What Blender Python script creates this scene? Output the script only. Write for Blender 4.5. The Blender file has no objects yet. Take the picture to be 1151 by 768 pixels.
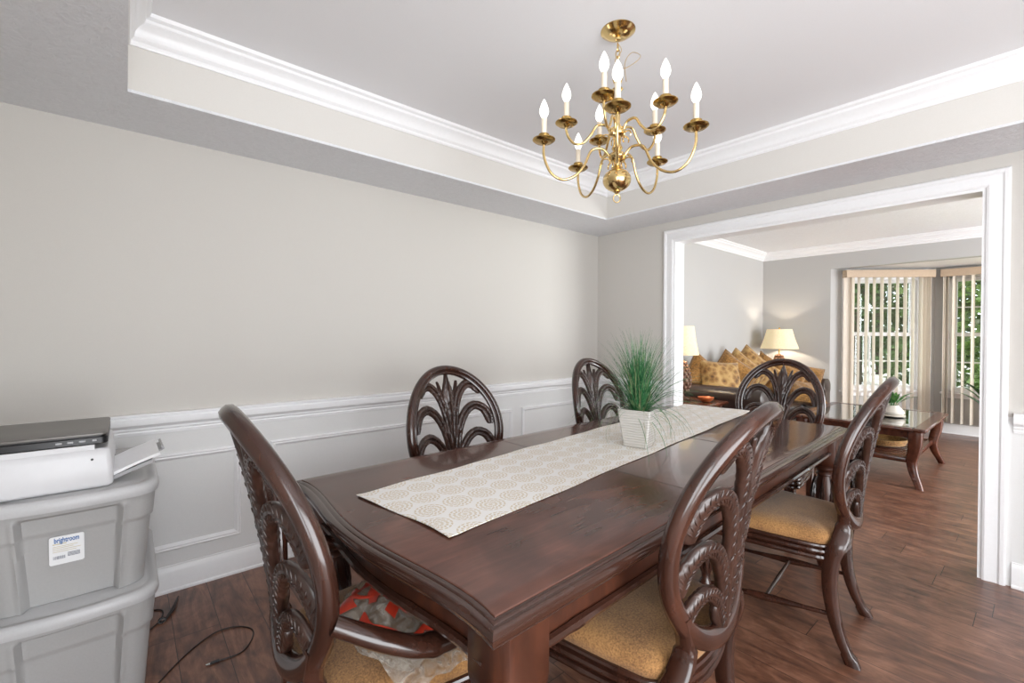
import bpy, math, random
from mathutils import Vector, Matrix
random.seed(7)
PI = math.pi
SC = bpy.context.scene
COL = SC.collection

# ------------------------------------------------------------------ camera
yaw, pitch, roll = math.radians(49.6056), math.radians(-0.523), math.radians(0.314)
F = Vector((math.cos(yaw), math.sin(yaw), 0)); R = Vector((math.sin(yaw), -math.cos(yaw), 0)); U = Vector((0, 0, 1))
F2 = F * math.cos(pitch) + U * math.sin(pitch); U2 = U * math.cos(pitch) - F * math.sin(pitch)
R3 = R * math.cos(roll) + U2 * math.sin(roll); U3 = U2 * math.cos(roll) - R * math.sin(roll)
cd = bpy.data.cameras.new('camera'); cam = bpy.data.objects.new('camera', cd); COL.objects.link(cam)
M4 = Matrix((R3, U3, -F2)).transposed().to_4x4(); M4.translation = (0, 0, 1.25)
cam.matrix_world = M4
cd.sensor_width = 36; cd.lens = 510.71 / 1151 * 36; cd.shift_y = -3.0 / 1151; cd.clip_start = 0.02
SC.camera = cam

# ------------------------------------------------------------------ world, sun, area lights, exposure
W = bpy.data.worlds.new('sky'); SC.world = W; W.use_nodes = True
wn = W.node_tree.nodes; wl = W.node_tree.links
bg = wn['Background']; bg.inputs['Color'].default_value = (0.86, 0.93, 1.0, 1); bg.inputs['Strength'].default_value = 4.6

def lamp(kind, name, loc, rot, power, color=(1, 1, 1), size=None, angle=None, spread=None):
    l = bpy.data.lights.new(name, kind); l.energy = power; l.color = color
    if kind == 'AREA':
        l.shape = 'RECTANGLE'; l.size, l.size_y = size
        if spread: l.spread = spread
    if kind == 'SUN' and angle: l.angle = angle
    if kind == 'POINT' and size: l.shadow_soft_size = size
    o = bpy.data.objects.new(name, l); COL.objects.link(o); o.location = loc; o.rotation_euler = rot
    return o
SUN_DIR = Vector((-0.62, 0.30, -0.72))
sun = lamp('SUN', 'sun', (12, 0, 9), SUN_DIR.to_track_quat('-Z', 'Y').to_euler(), 7.0, (1, 0.96, 0.88), angle=0.02)
# two area lights added behind the camera to brighten the dining room
lamp('AREA', 'added_fill_south', (.70, -1.93, 1.10), (math.radians(90), 0, 0), 88, (0.98, 0.99, 1.0), (2.1, 2.0))
lamp('AREA', 'added_fill_west', (-0.46, -0.75, 1.35), (0, math.radians(-90), 0), 22, (0.98, 0.99, 1.0), (1.4, 1.0))
# unseen area light added out of frame to brighten the living room
lamp('AREA', 'added_fill_living', (5.6, -2.42, 1.12), (math.radians(90), 0, 0), 195, (0.98, 0.99, 1.0), (2.5, 2.0))

vs = SC.view_settings
vs.view_transform = 'Standard'; vs.look = 'None'; vs.gamma = 1; vs.use_curve_mapping = False; vs.exposure = -0.26
SC.cycles.max_bounces = 8; SC.cycles.diffuse_bounces = 5; SC.cycles.glossy_bounces = 4
SC.cycles.transmission_bounces = 8; SC.cycles.transparent_max_bounces = 16
SC.cycles.sample_clamp_indirect = 4; SC.cycles.use_denoising = True
SC.cycles.caustics_reflective = False; SC.cycles.caustics_refractive = False

# ------------------------------------------------------------------ materials
def srgb(r, g, b):
    f = lambda c: (c / 255 / 12.92) if c / 255 <= 0.04045 else ((c / 255 + 0.055) / 1.055) ** 2.4
    return (f(r), f(g), f(b), 1)

class NT:
    def __init__(s, name):
        s.m = bpy.data.materials.new(name); s.m.use_nodes = True
        s.n = s.m.node_tree.nodes; s.l = s.m.node_tree.links; s.b = s.n['Principled BSDF']
    def node(s, t, **kw):
        x = s.n.new(t)
        for k, v in kw.items():
            if hasattr(x, k) and k not in ('Scale',): setattr(x, k, v)
            else: x.inputs[k].default_value = v
        return x
    def link(s, a, b): s.l.new(a, b)
    def coord(s, kind='Object', scale=(1, 1, 1), rot=(0, 0, 0)):
        tc = s.n.new('ShaderNodeTexCoord'); mp = s.n.new('ShaderNodeMapping')
        mp.inputs['Scale'].default_value = scale; mp.inputs['Rotation'].default_value = rot
        s.link(tc.outputs[kind], mp.inputs[0]); return mp.outputs[0]
    def ramp(s, fac, stops):
        r = s.n.new('ShaderNodeValToRGB'); e = r.color_ramp.elements
        while len(e) < len(stops): e.new(0.5)
        for i, (p, c) in enumerate(stops): e[i].position = p; e[i].color = c
        s.link(fac, r.inputs[0]); return r.outputs[0]
    def noise(s, vec, scale, detail=3, rough=0.5, dist=0.0):
        x = s.n.new('ShaderNodeTexNoise'); x.inputs['Scale'].default_value = scale; x.inputs['Detail'].default_value = detail
        x.inputs['Roughness'].default_value = rough; x.inputs['Distortion'].default_value = dist
        s.link(vec, x.inputs['Vector']); return x.outputs['Fac']
    def bump(s, h, strength=0.2, dist=0.01):
        b = s.n.new('ShaderNodeBump'); b.inputs['Strength'].default_value = strength; b.inputs['Distance'].default_value = dist
        s.link(h, b.inputs['Height']); s.link(b.outputs[0], s.b.inputs['Normal'])
    def set(s, **kw):
        for k, v in kw.items(): s.b.inputs[k.replace('_', ' ')].default_value = v
        return s
    def math(s, op, a, b=None):
        x = s.n.new('ShaderNodeMath'); x.operation = op
        for i, q in enumerate((a, b)):
            if q is None: continue
            if isinstance(q, (int, float)): x.inputs[i].default_value = q
            else: s.link(q, x.inputs[i])
        return x.outputs[0]

def plain(name, col, rough=0.5, metal=0.0, nscale=40, namp=0.06, bump=0.0, **kw):
    t = NT(name); v = t.coord()
    n = t.noise(v, nscale, 2)
    c2 = tuple(min(1, c * (1 - namp)) for c in col[:3]) + (1,); c1 = tuple(min(1, c * (1 + namp)) for c in col[:3]) + (1,)
    t.link(t.ramp(n, [(0.3, c2), (0.7, c1)]), t.b.inputs['Base Color'])
    t.set(Roughness=rough, Metallic=metal, **kw)
    if bump: t.bump(n, bump, 0.003)
    return t.m

def wood(name, dark, mid, light, scale=(1, 12, 12), rough=0.25, coat=0.3, nscale=3.0):
    t = NT(name); v = t.coord('Object', scale)
    n1 = t.noise(v, nscale, 5, 0.6, 0.8)
    n2 = t.noise(t.coord('Object', (2, 2, 2)), 2.5, 3, 0.5, 0.5)
    f = t.math('ADD', t.math('MULTIPLY', n1, 0.6), t.math('MULTIPLY', n2, 0.4))
    t.link(t.ramp(f, [(0.3, dark), (0.5, mid), (0.7, light)]), t.b.inputs['Base Color'])
    t.set(Roughness=rough, Coat_Weight=coat, Coat_Roughness=0.12)
    t.bump(n1, 0.05, 0.002)
    return t.m

def emis(name, col, strength):
    t = NT(name); t.set(Base_Color=col, Emission_Color=col, Emission_Strength=strength, Roughness=0.3); return t.m

MT = {}
MT['wall'] = plain('wall_paint', srgb(206, 202, 196), 0.85, nscale=260, namp=0.012, bump=0.06)
MT['wall_living'] = plain('living_wall_paint', srgb(190, 189, 187), 0.85, nscale=260, namp=0.012, bump=0.06)
MT['wainscot'] = plain('wainscot_paint', srgb(228, 228, 227), 0.6, nscale=160, namp=0.01)
MT['trim'] = plain('white_trim_paint', srgb(243, 243, 244), 0.35, nscale=60, namp=0.01)
MT['tray'] = plain('tray_ceiling_paint', srgb(240, 240, 242), 0.85, nscale=200, namp=0.01, bump=0.04)
def textured_ceiling(name, col):
    t = NT(name); v = t.coord()
    n = t.noise(v, 38, 6, 0.7, 1.2)
    n2 = t.noise(v, 9, 3, 0.6, 0.6)
    t.link(t.ramp(n, [(0.35, tuple(c * 0.93 for c in col[:3]) + (1,)), (0.65, col)]), t.b.inputs['Base Color'])
    t.set(Roughness=0.9); t.bump(t.math('ADD', n, t.math('MULTIPLY', n2, 0.8)), 0.7, 0.012); return t.m
MT['stipple'] = textured_ceiling('stippled_ceiling', srgb(236, 237, 240))
MT['stipple_living'] = textured_ceiling('living_stippled_ceiling', srgb(248, 248, 249))

def floor_mat():
    t = NT('hand_scraped_plank_floor')
    v = t.coord('Object'); sp = t.n.new('ShaderNodeSeparateXYZ'); t.link(v, sp.inputs[0])
    px = t.math('DIVIDE', t.math('ADD', sp.outputs[0], 20.0), 0.155); row = t.math('FLOOR', px); fx = t.math('FRACT', px)
    wn1 = t.n.new('ShaderNodeTexWhiteNoise'); wn1.noise_dimensions = '1D'; t.link(row, wn1.inputs['W'])
    u = t.math('ADD', t.math('DIVIDE', sp.outputs[1], 1.32), t.math('MULTIPLY', wn1.outputs['Value'], 13.0)); cell = t.math('FLOOR', u); fu = t.math('FRACT', u)
    seam = t.math('MAXIMUM', t.math('LESS_THAN', fx, 0.018), t.math('LESS_THAN', fu, 0.0024))
    cmb = t.n.new('ShaderNodeCombineXYZ'); t.link(row, cmb.inputs[0]); t.link(cell, cmb.inputs[1])
    wn2 = t.n.new('ShaderNodeTexWhiteNoise'); wn2.noise_dimensions = '2D'; t.link(cmb.outputs[0], wn2.inputs['Vector'])
    addv = t.n.new('ShaderNodeVectorMath'); addv.operation = 'ADD'; t.link(t.coord('Object', (8, 1.5, 1)), addv.inputs[0])
    sc = t.n.new('ShaderNodeVectorMath'); sc.operation = 'SCALE'; t.link(wn2.outputs['Color'], sc.inputs[0]); sc.inputs['Scale'].default_value = 9.0
    t.link(sc.outputs[0], addv.inputs[1])
    n1 = t.noise(addv.outputs[0], 1.7, 5, 0.6, 1.8)
    n2 = t.noise(t.coord('Object', (4, 2.4, 1)), 2.4, 4, 0.6, 1.2)
    n3 = t.noise(t.coord('Object', (60, 5, 1)), 3, 3, 0.6)
    f = t.math('ADD', t.math('MULTIPLY', n1, 0.5), t.math('ADD', t.math('MULTIPLY', n2, 0.38), t.math('MULTIPLY', n3, 0.10)))
    f = t.math('ADD', f, t.math('MULTIPLY', t.math('SUBTRACT', wn2.outputs['Value'], 0.5), 0.05))
    col = t.ramp(f, [(0.34, srgb(64, 40, 31)), (0.49, srgb(114, 76, 58)), (0.64, srgb(152, 108, 85))])
    mix = t.n.new('ShaderNodeMixRGB'); t.link(seam, mix.inputs[0]); t.link(col, mix.inputs[1]); mix.inputs[2].default_value = srgb(42, 26, 20)
    t.link(mix.outputs[0], t.b.inputs['Base Color'])
    t.set(Roughness=0.33, Coat_Weight=0.15, Coat_Roughness=0.3)
    h = t.math('SUBTRACT', t.math('ADD', t.math('MULTIPLY', n1, 0.4), t.math('MULTIPLY', n3, 0.4)), t.math('MULTIPLY', seam, 1.0))
    t.bump(h, 0.2, 0.003)
    return t.m
MT['floor'] = floor_mat()
MT['chairwood'] = wood('mahogany_chair_wood', srgb(34, 18, 13), srgb(54, 31, 23), srgb(76, 44, 32), (3, 3, 1.0), 0.2, 0.4, 3.5)
MT['carved'] = wood('carved_mahogany', srgb(30, 18, 14), srgb(52, 33, 26), srgb(76, 50, 40), (5, 5, 2), 0.3, 0.3, 6)
def carve(mt):
    nt = mt.node_tree; b = nt.nodes['Principled BSDF']; tc = nt.nodes.new('ShaderNodeTexCoord'); w = nt.nodes.new('ShaderNodeTexWave')
    w.bands_direction = 'DIAGONAL'; w.inputs['Scale'].default_value = 14; w.inputs['Distortion'].default_value = 6; w.inputs['Detail'].default_value = 2
    nt.links.new(tc.outputs['Object'], w.inputs['Vector']); bm_ = nt.nodes.new('ShaderNodeBump'); bm_.inputs['Strength'].default_value = .4; bm_.inputs['Distance'].default_value = .004
    nt.links.new(w.outputs['Fac'], bm_.inputs['Height']); nt.links.new(bm_.outputs[0], b.inputs['Normal'])
carve(MT['carved'])
MT['edgewood'] = wood('table_edge_mahogany', srgb(50, 30, 23), srgb(58, 35, 27), srgb(66, 40, 31), (.6, 4, 4), 0.18, 0.4, 1.5)
MT['apronwood'] = wood('apron_mahogany', srgb(42, 22, 15), srgb(68, 36, 23), srgb(92, 50, 32), (5, 5, 1.2), 0.36, 0.12, 4)
def tabletop_mat():
    t = NT('polished_tabletop_wood')
    n1 = t.noise(t.coord('Object', (1.2, 14, 1)), 3, 6, 0.6, 0.8)
    n2 = t.noise(t.coord('Object', (1.5, 2.2, 1)), 2.4, 3, 0.5, 0.8)
    f = t.math('ADD', t.math('MULTIPLY', n1, 0.35), t.math('MULTIPLY', n2, 0.65))
    t.link(t.ramp(f, [(0.3, srgb(60, 40, 34)), (0.5, srgb(86, 56, 47)), (0.75, srgb(116, 76, 63))]), t.b.inputs['Base Color'])
    t.set(Roughness=0.2, Coat_Weight=0.3, Coat_Roughness=0.06); return t.m
MT['tabletop'] = tabletop_mat()
MT['leaf_seam'] = plain('table_seam', srgb(30, 16, 12), 0.4)
def fabric(name, c1, c2, scale=220, bump=0.5):
    t = NT(name); v = t.coord()
    n = t.noise(v, scale, 2, 0.7); n2 = t.noise(v, 9, 3, 0.5)
    f = t.math('ADD', t.math('MULTIPLY', n, 0.7), t.math('MULTIPLY', n2, 0.3))
    t.link(t.ramp(f, [(0.36, c1), (0.62, c2)]), t.b.inputs['Base Color'])
    t.set(Roughness=0.9, Sheen_Weight=0.25); t.bump(n, bump, 0.002); return t.m
MT['seat'] = fabric('gold_chenille_seat', srgb(112, 76, 42), srgb(172, 126, 74))
MT['cushion'] = fabric('gold_cushion', srgb(92, 62, 26), srgb(166, 120, 58), 60)
def pattern_cushion():
    t = NT('gold_leaf_pattern_cushion'); v = t.coord()
    vo = t.n.new('ShaderNodeTexVoronoi'); vo.inputs['Scale'].default_value = 16; t.link(v, vo.inputs['Vector'])
    n = t.noise(v, 24, 4, 0.6, 2.0)
    f = t.math('ADD', t.math('MULTIPLY', vo.outputs['Distance'], 0.7), t.math('MULTIPLY', n, 0.5))
    t.link(t.ramp(f, [(0.28, srgb(92, 62, 30)), (0.5, srgb(146, 106, 54)), (0.75, srgb(184, 148, 90))]), t.b.inputs['Base Color'])
    t.set(Roughness=0.7, Sheen_Weight=0.2); t.bump(f, 0.4, 0.003); return t.m
MT['patcushion'] = pattern_cushion()
def runner_mat():
    # rows of round flower medallions on cream
    t = NT('cream_medallion_runner'); v = t.coord('Object')
    sep = t.n.new('ShaderNodeSeparateXYZ'); t.link(v, sep.inputs[0])
    sx, sy = 0.098, 0.088
    row = t.math('FLOOR', t.math('DIVIDE', sep.outputs[1], sy))
    odd = t.math('MULTIPLY', t.math('MODULO', t.math('ABSOLUTE', row), 2.0), 0.5)
    cx = t.math('SUBTRACT', t.math('FRACT', t.math('ADD', t.math('ADD', t.math('DIVIDE', sep.outputs[0], sx), odd), 50)), 0.5)
    cy = t.math('SUBTRACT', t.math('FRACT', t.math('ADD', t.math('DIVIDE', sep.outputs[1], sy), 50)), 0.5)
    r = t.math('SQRT', t.math('ADD', t.math('MULTIPLY', cx, cx), t.math('MULTIPLY', cy, cy)))
    an = t.math('ARCTAN2', cy, cx)
    pet = t.math('MULTIPLY', t.math('ABSOLUTE', t.math('SINE', t.math('MULTIPLY', an, 9.0))), 1.0)
    rings = t.math('SINE', t.math('MULTIPLY', r, 46.0))
    inside = t.math('LESS_THAN', r, 0.46)
    pet2 = t.math('SINE', t.math('ADD', t.math('MULTIPLY', an, 16.0), t.math('MULTIPLY', r, 30.0)))
    g = t.math('MULTIPLY', inside, t.math('GREATER_THAN', t.math('ADD', t.math('MULTIPLY', pet2, 0.7), t.math('MULTIPLY', rings, 0.75)), 0.15))
    n = t.noise(v, 420, 2, 0.6)
    mix = t.n.new('ShaderNodeMixRGB'); t.link(t.math('MULTIPLY', g, 0.9), mix.inputs[0])
    mix.inputs[1].default_value = srgb(232, 229, 225); mix.inputs[2].default_value = srgb(204, 186, 154)
    m2 = t.n.new('ShaderNodeMixRGB'); m2.blend_type = 'MULTIPLY'; m2.inputs[0].default_value = 0.5
    t.link(mix.outputs[0], m2.inputs[1]); t.link(t.ramp(n, [(0.3, (0.86, 0.86, 0.86, 1)), (0.7, (1, 1, 1, 1))]), m2.inputs[2])
    t.link(m2.outputs[0], t.b.inputs['Base Color']); t.set(Roughness=0.85, Sheen_Weight=0.2)
    t.bump(t.math('ADD', n, t.math('MULTIPLY', g, 0.6)), 0.35, 0.002); return t.m
MT['runner'] = runner_mat()
def pot_mat():
    t = NT('ribbed_white_ceramic'); v = t.coord('Object', (1, 1, 1))
    w = t.n.new('ShaderNodeTexWave'); w.bands_direction = 'Z'; w.inputs['Scale'].default_value = 28; w.inputs['Distortion'].default_value = 2.2
    w.inputs['Detail'].default_value = 1.5; w.inputs['Detail Scale'].default_value = 0.6; t.link(v, w.inputs['Vector'])
    t.set(Base_Color=srgb(206, 202, 196), Roughness=0.25); t.bump(w.outputs['Fac'], 0.5, 0.004); return t.m
MT['pot'] = pot_mat()
def grass_mat(name, a, b, c):
    t = NT(name); v = t.coord(); n = t.noise(v, 35, 2)
    t.link(t.ramp(n, [(0.3, a), (0.5, b), (0.72, c)]), t.b.inputs['Base Color']); t.set(Roughness=0.5); return t.m
MT['grass'] = grass_mat('faux_grass_blades', srgb(22, 72, 42), srgb(50, 116, 68), srgb(120, 160, 110))
MT['grasspale'] = grass_mat('dry_grass_tips', srgb(90, 104, 74), srgb(134, 140, 100), srgb(178, 172, 132))
MT['plant'] = grass_mat('plant_leaf', srgb(24, 70, 28), srgb(56, 118, 48), srgb(120, 160, 84))
MT['brass'] = plain('polished_brass', srgb(224, 196, 138), 0.15, 1.0, nscale=12, namp=0.05)
MT['brassdark'] = plain('aged_brass', srgb(184, 152, 92), 0.2, 1.0, nscale=30, namp=0.12)
MT['candle'] = plain('cream_candle_sleeve', srgb(244, 230, 208), 0.5, nscale=20, namp=0.02)
MT['bulb'] = emis('lit_bulb', (1.0, 0.95, 0.88, 1), 3.2)
MT['tote'] = plain('grey_tote_plastic', srgb(170, 169, 168), 0.42, nscale=180, namp=0.02, bump=0.05)
MT['totelid'] = plain('light_grey_lid_plastic', srgb(190, 190, 191), 0.4, nscale=180, namp=0.02, bump=0.05)
MT['label'] = plain('white_label', srgb(236, 237, 238), 0.5, namp=0.01)
MT['blueprint'] = plain('blue_print', srgb(78, 116, 170), 0.6)
MT['greyprint'] = plain('grey_print', srgb(120, 124, 136), 0.6)
MT['tanprint'] = plain('tan_print', srgb(206, 196, 160), 0.6)
MT['printer'] = plain('white_printer_plastic', srgb(214, 214, 216), 0.35, namp=0.01)
MT['laptopgrey'] = plain('grey_laptop_shell', srgb(116, 113, 109), 0.35, 0.2, namp=0.03)
MT['black'] = plain('black_plastic', srgb(26, 26, 28), 0.35, namp=0.1)
MT['greyplastic'] = plain('mid_grey_plastic', srgb(168, 168, 170), 0.3, namp=0.04)
MT['paper'] = plain('white_paper', srgb(244, 244, 246), 0.8, namp=0.01)
MT['silver'] = plain('silver_metal', srgb(190, 190, 188), 0.25, 1.0, namp=0.04)
MT['leather'] = plain('dark_brown_leather', srgb(56, 44, 40), 0.35, nscale=90, namp=0.15, bump=0.15)
def shade_mat():
    t = NT('lit_lamp_shade'); v = t.coord(); n = t.noise(v, 60, 2)
    t.link(t.ramp(n, [(0.3, srgb(240, 224, 184)), (0.7, srgb(248, 234, 200))]), t.b.inputs['Base Color'])
    t.set(Emission_Color=srgb(255, 226, 168), Emission_Strength=0.22, Roughness=0.8); return t.m
MT['shade'] = shade_mat()
MT['blind'] = plain('beige_blind_vane', srgb(226, 208, 188), 0.6, namp=0.02, Transmission_Weight=0.0)
MT['valance'] = plain('beige_valance', srgb(188, 166, 142), 0.5, namp=0.03)
def vane_mat():
    t = NT('translucent_vane'); v = t.coord(); n = t.noise(v, 30, 2)
    tr = t.n.new('ShaderNodeBsdfTranslucent'); tr.inputs['Color'].default_value = srgb(255, 253, 248)
    mx = t.n.new('ShaderNodeMixShader'); mx.inputs[0].default_value = 0.55
    t.link(t.ramp(n, [(0.3, srgb(244, 234, 222)), (0.7, srgb(249, 240, 229))]), t.b.inputs['Base Color']); t.set(Roughness=0.7)
    out = t.n['Material Output']; t.link(t.b.outputs[0], mx.inputs[1]); t.link(tr.outputs[0], mx.inputs[2]); t.link(mx.outputs[0], out.inputs[0])
    return t.m
MT['vane'] = vane_mat()
def glass(name, col=(1, 1, 1, 1), mixf=0.12, rough=0.02):
    t = NT(name); gl = t.n.new('ShaderNodeBsdfGlossy'); gl.inputs['Roughness'].default_value = rough
    tr = t.n.new('ShaderNodeBsdfTransparent'); tr.inputs['Color'].default_value = col
    mx = t.n.new('ShaderNodeMixShader'); fr = t.n.new('ShaderNodeFresnel'); fr.inputs[0].default_value = 1.45
    t.link(t.math('ADD', fr.outputs[0], mixf), mx.inputs[0]); t.link(tr.outputs[0], mx.inputs[1]); t.link(gl.outputs[0], mx.inputs[2])
    t.link(mx.outputs[0], t.n['Material Output'].inputs[0]); return t.m
MT['glass'] = glass('window_glass', (0.97, 0.99, 0.98, 1), 0.0)
MT['tableglass'] = glass('greenish_table_glass', (0.70, 0.86, 0.81, 1), 0.42)
def bag_mat():
    t = NT('clear_plastic_bag'); v = t.coord()
    n = t.noise(v, 26, 3, 0.6, 1.5)
    tr = t.n.new('ShaderNodeBsdfTransparent'); tr.inputs['Color'].default_value = (0.93, 0.93, 0.92, 1)
    t.set(Base_Color=srgb(228, 218, 206), Roughness=0.15, Coat_Weight=0.5)
    mx = t.n.new('ShaderNodeMixShader'); t.link(t.ramp(n, [(0.35, (0.08,) * 3 + (1,)), (0.68, (0.38,) * 3 + (1,))]), mx.inputs[0])
    t.link(tr.outputs[0], mx.inputs[1]); t.link(t.b.outputs[0], mx.inputs[2]); t.link(mx.outputs[0], t.n['Material Output'].inputs[0])
    t.bump(n, 0.8, 0.01); return t.m
MT['bag'] = bag_mat()
MT['redprint'] = plain('red_bag_print', srgb(206, 62, 40), 0.35, nscale=30, namp=0.1)
MT['cord'] = plain('brown_black_cord', srgb(40, 28, 24), 0.5)
MT['copper'] = plain('copper_orange', srgb(190, 104, 60), 0.4, 0.3)
MT['wicker'] = fabric('golden_wicker', srgb(110, 74, 34), srgb(190, 142, 80), 80)
MT['lampbase'] = plain('bronze_pinecone', srgb(120, 88, 70), 0.45, 0.2, nscale=50, namp=0.3, bump=0.4)
MT['tablewood'] = wood('cherry_coffee_table', srgb(58, 31, 22), srgb(90, 50, 36), srgb(120, 70, 50), (2, 6, 6), 0.25, 0.3)
MT['lawn'] = plain('lawn', srgb(150, 168, 104), 0.9, nscale=8, namp=0.2)
MT['paving'] = plain('pale_paving', srgb(226, 222, 214), 0.8, nscale=6, namp=0.04)
MT['leafa'] = grass_mat('tree_leaves', srgb(28, 48, 22), srgb(62, 88, 42), srgb(112, 138, 70))
MT['leafb'] = grass_mat('bright_tree_leaves', srgb(60, 82, 38), srgb(104, 126, 66), srgb(160, 176, 112))
MT['bark'] = plain('bark', srgb(92, 80, 70), 0.9, nscale=20, namp=0.3)
MT['brick'] = plain('red_brick', srgb(150, 104, 92), 0.9, nscale=14, namp=0.1)
MT['roof'] = plain('roof_shingle', srgb(96, 92, 92), 0.9)
MT['white'] = plain('white_ceramic', srgb(214, 208, 198), 0.3, namp=0.01)
MT['soil'] = plain('moss', srgb(70, 66, 44), 0.9, nscale=80, namp=0.3)

# ------------------------------------------------------------------ mesh helpers
class MB:
    def __init__(s): s.v = []; s.f = []
    def add(s, vs, fs, mat=None):
        n = len(s.v); s.v += [tuple(mat @ Vector(q)) if mat else tuple(q) for q in vs]; s.f += [tuple(i + n for i in f) for f in fs]; return s
    def box(s, c, d, mat=None, taper=None):
        x, y, z = c; a, b, h = (q / 2 for q in d)
        vs = [(x + i * a, y + j * b, z + k * h) for k in (-1, 1) for i, j in ((-1, -1), (1, -1), (1, 1), (-1, 1))]
        return s.add(vs, [(3, 2, 1, 0), (4, 5, 6, 7), (0, 1, 5, 4), (1, 2, 6, 5), (2, 3, 7, 6), (3, 0, 4, 7)], mat)
    def rbox(s, c, d, r=0.004, mat=None):
        """box with chamfered edges: three stacked outlines with cut corners"""
        x, y, z = c; a, b, h = (q / 2 for q in d); r = min(r, a * .8, b * .8, h * .8)
        def ring(i, zz):
            A, B = a - i, b - i
            return [(x - A + r, y - B, zz), (x + A - r, y - B, zz), (x + A, y - B + r, zz), (x + A, y + B - r, zz), (x + A - r, y + B, zz), (x - A + r, y + B, zz), (x - A, y + B - r, zz), (x - A, y - B + r, zz)]
        rs = [ring(r * .7, z - h), ring(0, z - h + r), ring(0, z + h - r), ring(r * .7, z + h)]
        return s.loft(rs, mat=mat)
    def loft(s, rings, closed=True, caps=True, mat=None):
        n = len(rings[0]); vs = [p for r in rings for p in r]; fs = []
        for i in range(len(rings) - 1):
            for j in range(n if closed else n - 1):
                k = (j + 1) % n; fs.append((i * n + j, i * n + k, (i + 1) * n + k, (i + 1) * n + j))
        if caps: fs.append(tuple(range(n - 1, -1, -1))); fs.append(tuple((len(rings) - 1) * n + j for j in range(n)))
        return s.add(vs, fs, mat)
    def tube(s, pts, rad, seg=10, mat=None, closed=False, flat=None, up=None):
        """round tube; rad number or list; flat=(a,b) scales section along frame axes"""
        P = [Vector(p) for p in pts]; n = len(P); rings = []
        prev = None
        for i, p in enumerate(P):
            if closed: t = P[(i + 1) % n] - P[i - 1]
            else: t = P[min(i + 1, n - 1)] - P[max(i - 1, 0)]
            t.normalize()
            if up is not None: a = Vector(up)
            elif prev is not None: a = prev
            else: a = Vector((0, 0, 1)) if abs(t.z) < .9 else Vector((1, 0, 0))
            a = (a - t * a.dot(t)); a.normalize(); prev = a; b = t.cross(a)
            r = rad[i] if isinstance(rad, (list, tuple)) else rad
            fa, fb = flat if flat else (1, 1)
            rings.append([tuple(p + a * (math.cos(q) * r * fa) + b * (math.sin(q) * r * fb)) for q in [2 * PI * k / seg for k in range(seg)]])
        if closed: rings.append(rings[0]); return s.loft(rings, caps=False, mat=mat)
        return s.loft(rings, mat=mat)
    def lathe(s, prof, c=(0, 0, 0), seg=24, mat=None, caps=True):
        rings = [[(c[0] + r * math.cos(2 * PI * k / seg), c[1] + r * math.sin(2 * PI * k / seg), c[2] + z) for k in range(seg)] for r, z in prof]
        return s.loft(rings, mat=mat, caps=caps)
    def ball(s, c, r, seg=12, rings=8, sc=(1, 1, 1), mat=None):
        pr = [[(c[0] + r * sc[0] * math.sin(PI * i / rings) * math.cos(2 * PI * k / seg), c[1] + r * sc[1] * math.sin(PI * i / rings) * math.sin(2 * PI * k / seg), c[2] - r * sc[2] * math.cos(PI * i / rings)) for k in range(seg)] for i in range(rings + 1)]
        pr[0] = [(p[0], p[1], p[2]) for p in pr[0]]
        return s.loft(pr, caps=False, mat=mat)
    def prism(s, poly, h0, h1, axis='z', mat=None):
        def P(a, b, h): return {'z': (a, b, h), 'y': (a, h, b), 'x': (h, a, b)}[axis]
        return s.loft([[P(a, b, h0) for a, b in poly], [P(a, b, h1) for a, b in poly]], mat=mat)
    def sweep(s, path, prof, frame, mat=None, closed=False):
        """prof [(a,b)], frame(i)->(origin, A, B)"""
        rings = []
        for i in range(len(path)):
            o, A, B = frame(i); o = Vector(o); A = Vector(A); B = Vector(B)
            rings.append([tuple(o + A * a + B * b) for a, b in prof])
        if closed: rings.append(rings[0])
        return s.loft(rings, caps=not closed, mat=mat)
    def build(s, name, mat, parent=None, smooth=True, angle=40, loc=None, bevel=None):
        me = bpy.data.meshes.new(name); me.from_pydata(s.v, [], s.f)
        import bmesh
        bm = bmesh.new(); bm.from_mesh(me); bmesh.ops.remove_doubles(bm, verts=bm.verts, dist=1e-6)
        bmesh.ops.recalc_face_normals(bm, faces=bm.faces)
        if smooth:
            lim = math.radians(angle)
            for f in bm.faces: f.smooth = True
            for e in bm.edges:
                if len(e.link_faces) == 2 and e.calc_face_angle(0) > lim: e.smooth = False
        bm.to_mesh(me); bm.free(); me.update()
        me.materials.append(MT[mat] if isinstance(mat, str) else mat)
        o = bpy.data.objects.new(name, me); COL.objects.link(o)
        if parent: o.parent = parent
        if loc: o.location = loc
        if bevel:
            m = o.modifiers.new('bevel', 'BEVEL'); m.width = bevel; m.segments = 2; m.limit_method = 'ANGLE'; m.angle_limit = math.radians(40)
        return o

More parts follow.
